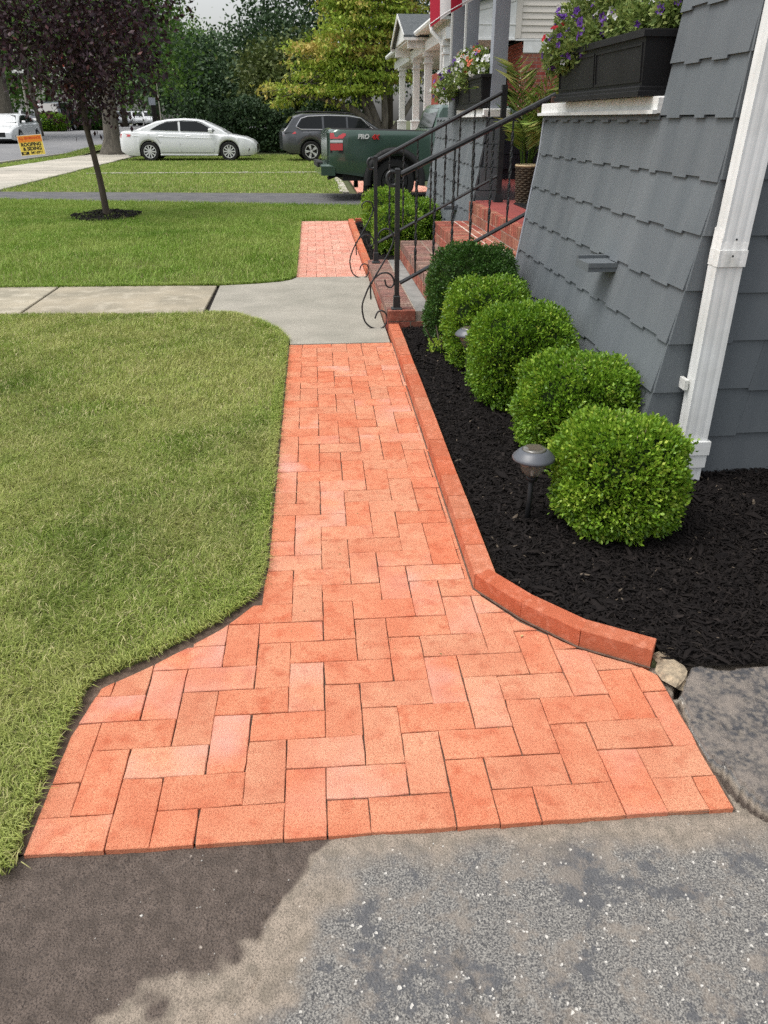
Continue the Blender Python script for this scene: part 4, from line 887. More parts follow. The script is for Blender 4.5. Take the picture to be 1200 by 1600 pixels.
# ------------------------------------------------------------------ flag
fg = thing('flag', 'red and white striped flag hanging from an angled pole at the porch corner', 'flag')
mfr, mfw, mfb = mat('flag_red', (.42, .02, .045), rough=.8, trans=.2), mat('flag_white', (.74, .72, .72), rough=.8, trans=.2), mat('flag_blue', (.03, .04, .16), rough=.8, trans=.2)
pA, pB = Vector((1.58, 3.85, 2.35)), Vector((.60, 5.15, 3.05))
MB().tube([pA, pB], .012, 8).build('pole', M_white, fg)
MB().lathe([(0, -.02), (.02, -.01), (.024, .008), (.012, .026), (0, .03)], tuple(pB), 14).build('finial', mat('brass', (.6, .42, .14), rough=.3, metal=1), fg, smooth=True)
HB = [(1.06, 5.05, 2.20), (.835, 5.05, 1.79)]
def fpt(u, v):                                    # u 0..1 across the stripes along the pole, v 0..1 down the fly
    h = pB.lerp(pA, .04 + u * .70) - Vector((0, 0, .012))
    b = Vector((.672, 5.0, 1.842)).lerp(Vector((1.42, 4.93, 2.27)), u)
    b.z += .004
    p = h.lerp(b, v); w = math.sin(u * 15 + v * 3) * .018 * (.25 + v); p += Vector((.3, .95, 0)) * w; p.z += .02 * math.sin(v * math.pi) * -1
    return p
NU, NV = 13, 16
for s_ in range(13):
    V = []; F = []
    for a in range(4):
        for b in range(NV + 1): V.append(fpt((s_ + a / 3) / 13, b / NV))
    v0 = 0
    for a in range(3):
        for b in range(NV): 
            if s_ >= 6 and b < 6: continue
            F.append((a * (NV + 1) + b, (a + 1) * (NV + 1) + b, (a + 1) * (NV + 1) + b + 1, a * (NV + 1) + b + 1))
    MB().add(V, F).build('stripe', mfr if s_ % 2 == 0 else mfw, fg, smooth=True)
V = []; F = []
for a in range(22):
    for b in range(7): V.append(fpt((6 + a / 3) / 13, b / NV))
for a in range(21):
    for b in range(6): F.append((a * 7 + b, a * 7 + 7 + b, a * 7 + 8 + b, a * 7 + 1 + b))
MB().add(V, F).build('canton', mfb, fg, smooth=True)
sm = MB()
for i in range(9):
    for j in range(6 if i % 2 == 0 else 5):
        cu = (6 + 7 * (i + 1) / 10) / 13; cv = (6 / NV) * ((2 * j + 1 + (i % 2)) / 12); c = fpt(cu, cv); du = (fpt(cu + .01, cv) - c).normalized(); dv = (fpt(cu, cv + .01) - c).normalized(); nn = du.cross(dv).normalized()
        for sd in (1, -1): sm.add([c + nn * .002 * sd + (du * math.cos(k * math.pi / 5) + dv * math.sin(k * math.pi / 5)) * (.013 if k % 2 == 0 else .0052) for k in range(10)], [tuple(range(10))])
sm.build('stars', mfw, fg)
hm = MB(); hm.tube([fpt(k / 26, .985) + Vector((0, -.002, 0)) for k in range(27)], .0025, 4, False).build('hem_stitching', mfw, fg)

# ------------------------------------------------------------------ vehicles
def interp(pts, x):
    if x <= pts[0][0]: return pts[0][1]
    for (a, b), (c, d) in zip(pts, pts[1:]):
        if x <= c: return b + (d - b) * (x - a) / (c - a)
    return pts[-1][1]
def sminterp(pts, x): return interp(pts, x)
def wheel(parent, x, y, r, w, spokes, mrim, rr=.66, side=1):
    t = MB().lathe([(r * .60, -w / 2), (r * .93, -w / 2), (r, -w * .34), (r, w * .34), (r * .93, w / 2), (r * .68, w / 2), (r * .68, w * .3), (r * .5, w * .2)], (0, 0, 0), 36, 'y')
    wh = bpy.data.objects.new('wheel', None); C.objects.link(wh); wh.parent = parent; wh.location = (x, y, r); wh.rotation_euler = (0, 0, 0 if side > 0 else math.pi)
    t.build('tyre', M_tyre, wh, smooth=False)
    rm = MB().lathe([(r * rr * 1.02, w * .5), (r * rr * 1.02, w * .44), (r * rr * .9, w * .1), (r * .3, w * .05), (0, w * .05)], (0, 0, 0), 36, 'y'); rm.build('rim_barrel', M_rimd if mrim is not M_rimd else M_black, wh)
    sp = MB()
    for k in range(spokes):
        a = 2 * math.pi * k / spokes; ca, sa = math.cos(a), math.sin(a)
        for da in ((-.13, .13) if spokes < 8 else (0,)):
            c2, s2 = math.cos(a + da), math.sin(a + da); wd = r * (.045 if spokes < 8 else .05); ro = r * rr
            P = [(r * .10 * ca - wd * s2, r * .10 * sa + wd * c2), (r * .10 * ca + wd * s2, r * .10 * sa - wd * c2), (ro * c2 + wd * s2 * 1.5, ro * s2 - wd * c2 * 1.5), (ro * c2 - wd * s2 * 1.5, ro * s2 + wd * c2 * 1.5)]
            sp.add([(p[0], w * .46, p[1]) for p in P] + [(p[0], w * .30, p[1]) for p in P], [(0, 1, 2, 3), (0, 4, 5, 1), (1, 5, 6, 2), (2, 6, 7, 3), (3, 7, 4, 0)])
    sp.lathe([(0, w * .48), (r * .13, w * .47), (r * .15, w * .3)], (0, 0, 0), 16, 'y'); sp.lathe([(r * rr * 1.03, w * .50), (r * rr * .95, w * .5), (r * rr * .93, w * .4)], (0, 0, 0), 36, 'y')
    sp.build('rim', mrim, wh)
class Car:
    """lofted car body; x runs from tail (0) to nose (L), y is left, z up"""
    def __init__(s, name, label, loc, rz, L, W, paint, bot, top, wheels, wr, cab, tum=.36, belt=None, cat='car', group=None, mrim=None, spokes=10, bw=.92, rr=.66, detail=True, bed=None, arch=1.13, flare=0., nst=72, wend=((0, .80), (.12, .90), (.5, .985), (1.1, 1.))):
        s.t = thing(name, label, cat, loc, rz, group); s.L, s.W = L, W; s.bot, s.top, s.wheels, s.wr = bot, top, wheels, wr; s.bw = bw; s.tum = tum; s.arch = arch; s.wend = wend
        st = sorted(set([i * L / nst for i in range(nst + 1)] + [w + dx * wr * arch for w in wheels for dx in (-1, -.98, -.9, -.7, 0, .7, .9, .98, 1)]))
        st = [x for x in st if 0 <= x <= L]; V = []; F = []; NS = 0
        for x in st:
            sec = s.section(x, bed); full = [(-y, z) for y, z in sec] + [(y, z) for y, z in reversed(sec[:-1])]; NS = len(full); V += [(x, y, z) for y, z in full]
        for i in range(len(st) - 1):
            for k in range(NS - 1): F.append((i * NS + k, i * NS + NS + k, i * NS + NS + k + 1, i * NS + k + 1))
        F.append(tuple(range(NS))); F.append(tuple(reversed(range((len(st) - 1) * NS, len(st) * NS))))
        s.body = MB().add(V, F).build('body', paint, s.t, smooth=True)
        try: s.body.data.set_sharp_from_angle(angle=R(32))
        except Exception: pass
        zb = interp(bot, L / 2); MB().box(.25, L - .25, -W / 2 + .16, W / 2 - .16, zb - .02, zb + .42).build('underbody', M_trim, s.t)
        s.cab = cab; s.cabin(paint)
        for w in wheels:
            for sd in (1, -1): wheel(s.t, w, sd * (W / 2 - .11), wr, .21, spokes, mrim or M_rim, rr, sd)
    def hw(s, x):
        d = min(x, s.L - x); return s.W / 2 * interp(s.wend, d)
    def section(s, x, bed=None):
        w = s.hw(x); zb = interp(s.bot, x); zt = interp(s.top, x)
        for c in s.wheels:
            d = abs(x - c); ra = s.wr * s.arch
            if d <= ra: zb = max(zb, s.wr + math.sqrt(max(0, ra * ra - d * d)))
        zb = min(zb, zt - .16); h = zt - zb
        if bed and bed[0] <= x <= bed[1]:
            return [(w * .95, zb), (w * .985, zb + h * .15), (w, zb + h * .4), (w * .995, zt - .25 * min(h, .6)), (w * .975, zt - .03), (w * .955, zt), (w * .90, zt), (w * .89, bed[2]), (0, bed[2])]
        return [(w * .93, zb), (w * .985, zb + h * .15), (w, zb + h * .42), (w * .985, zt - .25 * min(h, .6)), (w * .955, zt - .045), (w * .90, zt - .012), (w * .72, zt + .006), (w * .4, zt + .018), (0, zt + .022)]
    def side(s, x, z):
        sec = s.section(x)
        for (a, b), (c, d) in zip(sec, sec[1:]):
            if b <= z <= d and d > b: return a + (c - a) * (z - b) / (d - b)
        return sec[0][0] if z < sec[0][1] else sec[-4][0]
    def cabin(s, paint):
        x0 = s.cab[0][0]; x1 = s.cab[-1][0]; V = []; F = []; n = 40; NS = 0; wb = s.W / 2 * s.bw
        xs = sorted(set([x0 + (x1 - x0) * i / n for i in range(n + 1)] + [c[0] for c in s.cab])); s.wb = wb
        for x in xs:
            zt = interp(s.top, x); zr = interp(s.cab, x); h = max(0, zr - zt); q = min(1, h / .12)
            a = wb - s.tum * max(h - .05, 0); sec = [(wb, zt - .06), (a, zt + max(h - .05, 0)), (a - .05 * q, zt + h - .012 * q), (a - .2 * q, zt + h + .006 * q), (0, zt + h + .014 * q)]
            full = [(-y, z) for y, z in sec] + [(y, z) for y, z in reversed(sec[:-1])]; NS = len(full); V += [(x, y, z) for y, z in full]
        for i in range(len(xs) - 1):
            for k in range(NS - 1): F.append((i * NS + k, i * NS + NS + k, i * NS + NS + k + 1, i * NS + k + 1))
        F.append(tuple(range(NS))); F.append(tuple(reversed(range((len(xs) - 1) * NS, len(xs) * NS))))
        o = MB().add(V, F).build('cabin', paint, s.t, smooth=True)
        try: o.data.set_sharp_from_angle(angle=R(35))
        except Exception: pass
    def patch(s, name, poly, m, sides=(1, -1), eps=.006, th=.02, parent=None, upper=False):
        """panel lying on the side of the body (or of the cabin when upper) from an (x, z) outline"""
        for sd in sides:
            f = (lambda x, z: (s.wb - s.tum * (z - interp(s.top, x)) if z > interp(s.top, x) else s.wb)) if upper else s.side
            P = poly if area(poly) > 0 else poly[::-1]
            Vo = [(x, sd * (f(x, z) + eps), z) for x, z in P]; Vi = [(x, sd * (f(x, z) + eps - th), z) for x, z in P]; n = len(P)
            MB().add(Vo + Vi, [tuple(range(n))] + [(i, i + n, (i + 1) % n + n, (i + 1) % n) for i in range(n)]).build(name, m, parent or s.t)
    def line(s, name, pts, m, r=.006, sides=(1, -1), upper=False, eps=.002):
        for sd in sides:
            f = (lambda x, z: (s.wb - s.tum * max(0, z - interp(s.top, x)))) if upper else s.side
            MB().tube([(x, sd * (f(x, z) + eps), z) for x, z in pts], r, 5, False).build(name, m, s.t)
    def cross(s, name, x0, z0, x1, z1, w0, w1, m, eps=.01, thick=.015):
        """windscreen or rear window sloping between two stations"""
        dx, dz = x1 - x0, z1 - z0; l = math.hypot(dx, dz); nx, nz = (-dz / l, dx / l) 
        if nz < 0: nx, nz = -nx, -nz
        V = [(x0 + nx * eps, -w0, z0 + nz * eps), (x0 + nx * eps, w0, z0 + nz * eps), (x1 + nx * eps, w1, z1 + nz * eps), (x1 + nx * eps, -w1, z1 + nz * eps)]
        V += [(a - nx * thick, b, c - nz * thick) for a, b, c in V]
        MB().add(V, [(0, 1, 2, 3), (0, 4, 5, 1), (1, 5, 6, 2), (2, 6, 7, 3), (3, 7, 4, 0)]).build(name, m, s.t)
P_white = mat('car_paint_white', (.70, .72, .73), rough=.25, spec=.5, coat=.6)
P_grey = mat('car_paint_grey', (.075, .08, .088), rough=.28, metal=.3, spec=.5, coat=.7)
P_green = mat('car_paint_green', (.050, .092, .072), rough=.28, metal=.2, spec=.5, coat=.8)
P_dark = mat('car_paint_navy', (.02, .025, .04), rough=.3, coat=.6)
P_silver = mat('car_paint_silver', (.42, .43, .44), rough=.3, metal=.4, coat=.6)
P_red = mat('car_paint_red', (.25, .02, .02), rough=.3, coat=.6)
seam = mat('panel_gap', (.04, .04, .042), rough=.8)
def sedan(name, label, loc, rz, paint, H=1.43, L=5.0, wb=(1.07, 3.98), detail=2, group=None, rim=None, spokes=10, nose=0):
    k = L / 5.0
    c = Car(name, label, loc, rz, L, 1.85, paint, [(0, .34), (.25, .20), (.6, .19), (4.5 * k, .19), (L - .15, .21), (L, .28)],
            [(0, .86), (.04, .98), (.12, 1.01), (.9 * k, 1.02), (1.5 * k, .985), (3.5 * k, .93), (4.1 * k, .885), (4.6 * k, .80), (4.88 * k, .69), (L, .55)], wb, .33,
            [(.52 * k, 1.012), (.9 * k, 1.16), (1.35 * k, 1.33), (1.85 * k, H - .02), (2.35 * k, H), (2.8 * k, H - .025), (3.1 * k, H - .08), (3.75 * k, 1.06), (4.0 * k, .90)], group=group, mrim=rim, spokes=spokes)
    c.patch('window', [(1.18 * k, 1.055), (2.16 * k, 1.025), (2.16 * k, H - .10), (1.75 * k, H - .13), (1.45 * k, H - .24)][::1], M_glass, upper=True)
    c.patch('window', [(2.24 * k, 1.02), (3.42 * k, .985), (3.46 * k, 1.03), (3.02 * k, H - .16), (2.85 * k, H - .105), (2.24 * k, H - .09)], M_glass, upper=True)
    c.cross('windscreen', 3.86 * k, .99, 3.12 * k, H - .09, .74, .55, M_glass); c.cross('rear_window', .72 * k, 1.10, 1.62 * k, H - .08, .66, .54, M_glass)
    c.patch('tail_lamp', [(.035, .80), (.40, .84), (.44, .90), (.06, .93)], M_red, eps=.02)
    c.patch('headlight', [(L - .13, .61), (L - .60, .73), (L - .72, .80), (L - .38, .785), (L - .12, .70)], M_lens)
    MB().box(L - .012, L + .004, -.45, .45, .36, .58).build('grille', M_trim, c.t)
    c.patch('fog_lamp', [(L - .32, .33), (L - .05, .33), (L - .05, .42), (L - .28, .43)], M_trim)
    if detail > 1:
        c.line('window_trim', [(1.14 * k, 1.04), (1.45 * k, H - .225), (1.76 * k, H - .11), (2.4 * k, H - .07), (2.9 * k, H - .085), (3.05 * k, H - .14), (3.5 * k, 1.03)], M_trim, .008, upper=True, eps=.006)
        c.line('panel_gap', [(2.22 * k, .30), (2.20 * k, .6), (2.19 * k, .955)], seam, .0045); c.line('panel_gap', [(3.42 * k, .30), (3.48 * k, .6), (3.5 * k, .90)], seam, .0045)
        c.line('panel_gap', [(1.2 * k, .995), (1.36 * k, .8), (1.5 * k, .6)], seam, .0045); c.line('panel_gap', [(1.5 * k, .31), (3.4 * k, .29)], seam, .006)
        c.line('crease', [(.5, .86), (1.4 * k, .83), (2.4 * k, .80), (3.4 * k, .77)], paint, .009)
        for x in (1.43, 2.42): c.line('door_handle', [(x * k, .855), ((x + .18) * k, .85)], M_chrome, .014)
        for sd in (1, -1): MB().box(3.28 * k, 3.42 * k, sd * .97 - .08, sd * .97 + .08, .98, 1.10, .03).build('mirror', paint, c.t)
        c.line('sill', [(1.45 * k, .22), (3.55 * k, .21)], paint, .03)
    return c
sedan('parked_car', 'white four door sedan parked side on across the far lawn', (-7.12, 33.05, gz(33)), 0, P_white)
# dark grey wagon beyond the pickup
def wagon(name, label, loc, rz, paint, H=1.60, L=4.8, group=None):
    c = Car(name, label, loc, rz, L, 1.84, paint, [(0, .40), (.25, .30), (.6, .26), (4.2, .26), (4.65, .30), (L, .38)],
            [(0, .98), (.10, 1.03), (1.2, 1.045), (3.2, 1.0), (3.7, .98), (4.4, .88), (4.7, .74), (L, .60)], (1.02, 3.75), .345,
            [(.06, 1.04), (.25, 1.25), (.45, H - .10), (.75, H - .02), (1.7, H), (2.6, H - .05), (2.95, H - .13), (3.55, 1.10), (3.75, .97)], group=group, spokes=5, tum=.33, bw=.93)
    c.patch('window', [(.55, 1.17), (.68, 1.09), (1.46, 1.085), (1.46, H - .10), (.95, H - .12), (.72, H - .2)], M_glass, upper=True)
    c.patch('window', [(1.54, 1.085), (2.36, 1.06), (2.36, H - .11), (1.54, H - .095)], M_glass, upper=True); c.patch('window', [(2.43, 1.06), (3.34, 1.03), (2.9, H - .18), (2.43, H - .12)], M_glass, upper=True)
    c.line('window_trim', [(.5, 1.17), (.70, H - .17), (.95, H - .10), (1.7, H - .07), (2.5, H - .09), (2.92, H - .16), (3.42, 1.04)], M_chrome, .012, upper=True, eps=.006); c.line('window_trim', [(.5, 1.16), (.68, 1.075), (1.8, 1.065), (3.42, 1.03)], M_chrome, .011, upper=True, eps=.008)
    c.line('roof_rail', [(.65, H + .03), (1.0, H + .06), (2.4, H + .02), (2.7, H - .04)], M_trim, .02, upper=True, eps=.02)
    c.patch('tail_lamp', [(.03, .88), (.50, .94), (.46, 1.0), (.05, 1.02)], M_red, eps=.02); c.cross('rear_window', .10, 1.14, .40, H - .11, .66, .54, M_glass)
    c.cross('windscreen', 3.62, 1.06, 3.0, H - .13, .72, .55, M_glass); c.patch('cladding', [(.02, .40), (.02, .48), (.6, .47), (.62, .34), (.3, .33)], M_trim)
    c.line('panel_gap', [(1.5, .40), (1.48, .95)], seam, .005); c.line('panel_gap', [(2.4, .38), (2.4, .98)], seam, .005); c.line('cladding', [(1.45, .31), (3.35, .30)], M_trim, .045)
    for x in (1.55, 2.5): c.line('door_handle', [(x, .93), (x + .18, .925)], P_grey, .016)
    c.patch('headlight', [(L - .12, .68), (L - .55, .82), (L - .6, .88), (L - .1, .80)], M_lens)
    return c
wagon('parked_wagon', 'dark grey wagon with roof rails parked beyond the green pickup', (-1.20, 32.3, gz(32)), R(7), P_grey)
# green pickup
tr = Car('pickup_truck', 'dark green pickup truck backed onto the side driveway behind the steps', (.22, 16.55, -.015), R(4), 5.3, 1.84, P_green,
         [(0, .52), (.30, .50), (.6, .46), (2.0, .40), (4.6, .40), (5.1, .45), (5.3, .55)],
         [(0, 1.23), (.06, 1.245), (1.94, 1.235), (2.0, 1.215), (3.7, 1.2), (4.2, 1.18), (4.9, 1.12), (5.2, 1.0), (5.3, .85)], (1.22, 4.38), .385,
         [(1.90, 1.19), (1.96, 1.28), (2.06, 1.60), (2.12, 1.685), (2.5, 1.70), (3.4, 1.69), (3.55, 1.66), (4.05, 1.28), (4.15, 1.17)], tum=.20, bw=.955, cat='pickup truck', mrim=M_rimd, spokes=6, bed=(.10, 1.92, .82), arch=1.24, rr=.60,
         wend=((0, .90), (.08, .955), (.3, .985), (.8, 1.)))
tr.t.rotation_euler = (0, .016, R(4))
def arc(cx, r, n=22, a0=-8, a1=188): return [(cx + r * math.cos(R(a0 + (a1 - a0) * k / n)), .385 + r * math.sin(R(a0 + (a1 - a0) * k / n))) for k in range(n + 1)]
for cx in (1.22, 4.38):
    for sd in (1, -1):
        A, B_ = arc(cx, .47), arc(cx, .585); n = len(A); V = []
        for (x, z), (x2, z2) in zip(A, B_): V += [(x, sd * (.92 + .035), z), (x2, sd * (.92 + .012), z2), (x, sd * .80, z), (x2, sd * .86, z2)]
        F = []
        for i in range(n - 1): b = i * 4; F += [(b, b + 4, b + 5, b + 1), (b + 2, b + 6, b + 4, b), (b + 1, b + 5, b + 7, b + 3)]
        MB().add(V, F).build('fender_flare', M_trim, tr.t, smooth=True)
tr.patch('tail_lamp', [(.012, .86), (.25, .86), (.25, 1.165), (.36, 1.18), (.012, 1.20)], M_trim, eps=.016, th=.04)
tr.patch('tail_lamp', [(.016, 1.09), (.24, 1.10), (.30, 1.15), (.30, 1.185), (.016, 1.19)], M_red, eps=.026, th=.03); tr.patch('tail_lamp', [(.016, .90), (.24, .905), (.24, 1.02), (.016, 1.015)], M_red, eps=.026, th=.03)
tr.patch('reverse_lamp', [(.016, 1.03), (.24, 1.035), (.24, 1.075), (.016, 1.07)], M_lens, eps=.024, th=.03)
MB().box(-.03, -.001, -.66, .66, .60, 1.20, .01).build('tailgate', P_green, tr.t)
bp = MB().box(-.16, .10, -.86, .86, .47, .66, .03); bp.build('bumper', P_green, tr.t); MB().box(-.20, -.10, -.5, .5, .60, .70, .02).build('bumper_step', M_trim, tr.t)
tr.line('bed_rail_cap', [(.08, 1.245), (1.0, 1.24), (1.9, 1.23)], M_trim, .02, eps=-.02)
MB().tube([(-.02, -.7, .42), (.14, -.62, .47), (.5, -.55, .45)], .035, 8).build('exhaust_pipe', M_trim, tr.t)
tr.patch('mud_flap', [(.64, .16), (.73, .16), (.72, .5), (.66, .5)], M_trim, eps=-.03, th=.1)
tr.line('panel_gap', [(1.93, .45), (1.93, .8), (1.93, 1.2)], seam, .010); tr.line('panel_gap', [(3.05, .45), (3.05, 1.18)], seam, .006)
tr.cross('rear_window', 1.955, 1.30, 2.085, 1.63, .70, .64, M_glass, eps=.012)
tr.patch('window', [(2.34, 1.25), (2.98, 1.24), (2.98, 1.60), (2.44, 1.61), (2.34, 1.52)], M_glass, upper=True); tr.patch('window', [(3.05, 1.24), (3.85, 1.23), (3.55, 1.56), (3.05, 1.60)], M_glass, upper=True)
tr.line('window_trim', [(2.24, 1.24), (2.26, 1.50), (2.36, 1.64), (3.2, 1.645)], seam, .010, upper=True, eps=.004)
tr.line('door_handle', [(2.3, 1.08), (2.5, 1.08)], P_green, .02); tr.line('door_handle', [(3.2, 1.07), (3.4, 1.07)], P_green, .02)
tr.cross('windscreen', 4.02, 1.26, 3.58, 1.64, .74, .64, M_glass); tr.patch('headlight', [(5.2, .78), (4.95, .86), (4.95, .98), (5.22, .95)], M_lens)
tr.line('side_step', [(2.1, .36), (3.6, .36)], M_trim, .04, eps=.02)
def text3d(s, size, m, parent, loc, rot, ext=.002, name='lettering', shear=0., bold=0.):
    cu = bpy.data.curves.new('t', 'FONT'); cu.body = s; cu.size = size; cu.extrude = ext; cu.shear = shear; cu.offset = bold; cu.align_x = 'CENTER'; cu.align_y = 'CENTER'
    o = bpy.data.objects.new('t', cu); C.objects.link(o); bpy.context.view_layer.update()
    me = bpy.data.meshes.new_from_object(o.evaluated_get(bpy.context.evaluated_depsgraph_get())); bpy.data.objects.remove(o)
    me.materials.clear(); me.materials.append(m); q = link(name, me, parent); q.location = loc; q.rotation_euler = rot; return q
mdec = mat('decal_white', (.65, .66, .66), rough=.4); mdr = mat('decal_red', (.5, .03, .03), rough=.4)
for sd in (-1, 1):
    rt = (R(90), 0, 0) if sd < 0 else (R(90), 0, R(180))
    text3d('PRO', .105, mdec, tr.t, (.62 if sd < 0 else .80, sd * .9235, 1.135), rt, .012, 'decal', .2, .005); text3d('4X', .105, mdr, tr.t, (.84 if sd < 0 else .58, sd * .9235, 1.13), rt, .012, 'decal', .2, .005)
# across the street
cz = gz(46.5)
sedan('parked_car', 'white sedan facing the camera, parked at the far side of the street', (-15.9, 49.3, cz - .1), R(-90), P_white, detail=2, L=4.7, wb=(1.0, 3.72), spokes=5)
wagon('parked_wagon', 'dark vehicle parked behind the white sedan across the street', (-17.2, 62, gz(60)), R(-92), P_dark, H=1.75)
rowc = [(-24.9, 101, P_dark, 's'), (-23.9, 106, P_silver, 'w'), (-23.2, 110, P_silver, 'w'), (-22.2, 109, P_white, 'w'), (-21.4, 112, P_red, 'w'), (-20.7, 108, P_white, 'w'), (-26.9, 96, P_white, 's'), (-29, 90, P_silver, 'w'), (-30.5, 84, P_white, 'w')]
RL = ['dark sedan at the left end of the distant parked row', 'silver car second in the distant parked row', 'silver wagon third in the distant parked row', 'white wagon in the middle of the distant parked row', 'red wagon near the right end of the distant parked row', 'white van like car at the right end of the distant parked row',
      'white sedan in the distant lot seen past the plum tree', 'silver wagon in the distant lot seen past the leaning pole', 'white wagon in the distant lot beside the blue canopy']
for (x, y, p, k), lb in zip(rowc, RL):
    if k == 's': sedan('distant_car', lb, (x, y, .70), R(-60), p, detail=1, group='cars in the distant lot')
    else: wagon('distant_car', lb, (x, y, .70), R(-65), p, group='cars in the distant lot')

# ------------------------------------------------------------------ yard sign
ys = thing('yard_sign', 'orange and yellow roofing and siding yard sign leaning on wire legs by the street', 'sign', (-8.78, 27.5, 0), R(6))
myel = mat('sign_yellow', (.78, .60, .10), rough=.5); mor = mat('sign_orange', (.75, .26, .03), rough=.5); mwh = mat('sign_white', (.75, .73, .66), rough=.5); mbk = mat('sign_black', (.015, .015, .015), rough=.5); mrd = mat('sign_red', (.55, .05, .02), rough=.5)
bd = MB().box(-.37, .37, -.004, .004, .39, .97).build('board', mwh, ys); bd.rotation_euler = (0, R(-4), 0); ys_b = bd
bd.location = (.03, 0, .0)
MB().box(-.355, .355, -.0075, -.0045, .405, .955).build('panel', myel, bd); MB().box(-.353, .353, -.0105, -.0078, .77, .953).build('panel', mor, bd)
text3d('A.J. SEVERANCE', .092, mrd, bd, (0, -.012, .88), (R(90), 0, 0), .001, bold=.003)
text3d('ROOFING', .135, mbk, bd, (0, -.010, .70), (R(90), 0, 0), .001, bold=.006); text3d('& SIDING', .135, mbk, bd, (.01, -.010, .58), (R(90), 0, 0), .001, bold=.006)
MB().box(-.35, -.12, -.0105, -.0078, .42, .505).build('panel', mbk, bd); text3d('856', .07, myel, bd, (-.235, -.013, .462), (R(90), 0, 0), .001, bold=.003); text3d('346-3766', .095, mbk, bd, (.12, -.011, .463), (R(90), 0, 0), .001, bold=.005)
for x in (-.2, .25): MB().tube([(x, .006, 0), (x, .006, .95)], .003, 5).build('wire_leg', M_chrome, ys)

# ------------------------------------------------------------------ trees
def tree(name, label, base, trunk_pts, trunk_r, blobs, rg, nl, ls, lw, ml, limbs=8, mt_=None, cluster=24, cs=.35, group=None, cat='tree', droop=.3, hollow=.0, tiers=None, bias=0.):
    t = thing(name, label, cat, base, group=group); mt_ = mt_ or M_wood
    tk = MB().tube(trunk_pts, trunk_r, 12); n0 = len(trunk_pts)
    top = Vector(trunk_pts[-1]); fork = Vector(trunk_pts[max(n0 - 2, 1)])
    for k in range(limbs):
        b = blobs[k % len(blobs)]; c = Vector(b[:3]) + Vector((rg.uniform(-.5, .5) * b[3], rg.uniform(-.5, .5) * b[3], rg.uniform(-.3, .4) * b[4])); s0 = fork.lerp(top, rg.uniform(0, 1)); r0 = trunk_r[-1] * rg.uniform(.5, .85)
        m1 = s0.lerp(c, .35) + Vector((0, 0, .12 * (c - s0).length)); m2 = s0.lerp(c, .7) + Vector((rg.uniform(-.1, .1), rg.uniform(-.1, .1), .08)) * b[3]
        tk.tube([s0, m1, m2, c], [r0, r0 * .7, r0 * .4, r0 * .15], 7, False)
        for j in range(3):
            e = c + Vector((rg.uniform(-.8, .8) * b[3], rg.uniform(-.8, .8) * b[3], rg.uniform(-.5, .7) * b[4])) * .8; tk.tube([m1.lerp(m2, rg.uniform(.2, 1)), e], [r0 * .28, r0 * .08], 5, False)
    tk.build('trunk', mt_, t, smooth=True)
    vol = np.array([b[3] ** 2 * b[4] for b in blobs]) ** .75; vol /= vol.sum(); P = []; T = []; N_ = []
    for b, f in zip(blobs, vol):
        k = max(4, int(nl * f / cluster)); q = unit(rg.normal(0, 1, (k, 3))) * (rg.uniform(hollow, 1, (k, 1)) ** (1 / 2.4)); c = np.array(b[:3]) + q * np.array([b[3], b[3] if len(b) < 6 else b[5], b[4]])
        if tiers: c[:, 2] = np.round(c[:, 2] / tiers) * tiers + rg.normal(0, tiers * .12, k)
        P.append(np.repeat(c, cluster, 0) + rg.normal(0, 1, (k * cluster, 3)) * cs * np.array([1, 1, .45 if tiers else .8])); N_.append(np.repeat(q, cluster, 0) + rg.normal(0, .3, (k * cluster, 3)))
        T.append(np.repeat(np.clip(rg.normal(.42, .2, k) + bias, 0, 1), cluster) + rg.normal(0, .14, k * cluster))
    P = np.concatenate(P); V, F = leaves(P, np.concatenate(N_) + np.array([0, 0, .1]), ls, lw, rg, 1.0, droop)
    np_mesh('crown', V, F, ml, t, tint=np.repeat(np.clip(np.concatenate(T), 0, 1), 4), kind='stuff')
    return t
rgT = np.random.default_rng(31)
M_plum = mat('plum_leaf', (.1, .05, .1), rough=.5, tint=[(0, (.022, .010, .016)), (.5, (.045, .020, .028)), (.85, (.085, .035, .042)), (1, (.16, .05, .04))], trans=.12, spec=.35)
M_green = mat('leaf_green', (.1, .2, .03), rough=.55, tint=[(0, (.045, .10, .018)), (.5, (.09, .19, .03)), (1, (.2, .30, .06))], trans=.25)
M_ever = mat('leaf_evergreen', (.1, .2, .03), rough=.6, tint=[(0, (.025, .05, .022)), (.5, (.05, .095, .04)), (1, (.10, .16, .06))], trans=.2)
M_olive = mat('leaf_olive', (.1, .2, .03), rough=.6, tint=[(0, (.05, .075, .02)), (.5, (.10, .135, .035)), (1, (.17, .19, .06))], trans=.2)
M_yel = mat('leaf_dogwood', (.55, .42, .13), (.66, .40, .16, .6), rough=.55, scale=.6, ramp=(.53, .64), tint=[(0, (.16, .26, .03)), (.5, (.34, .46, .06)), (.9, (.52, .55, .10)), (1, (.62, .48, .15))], trans=.3)
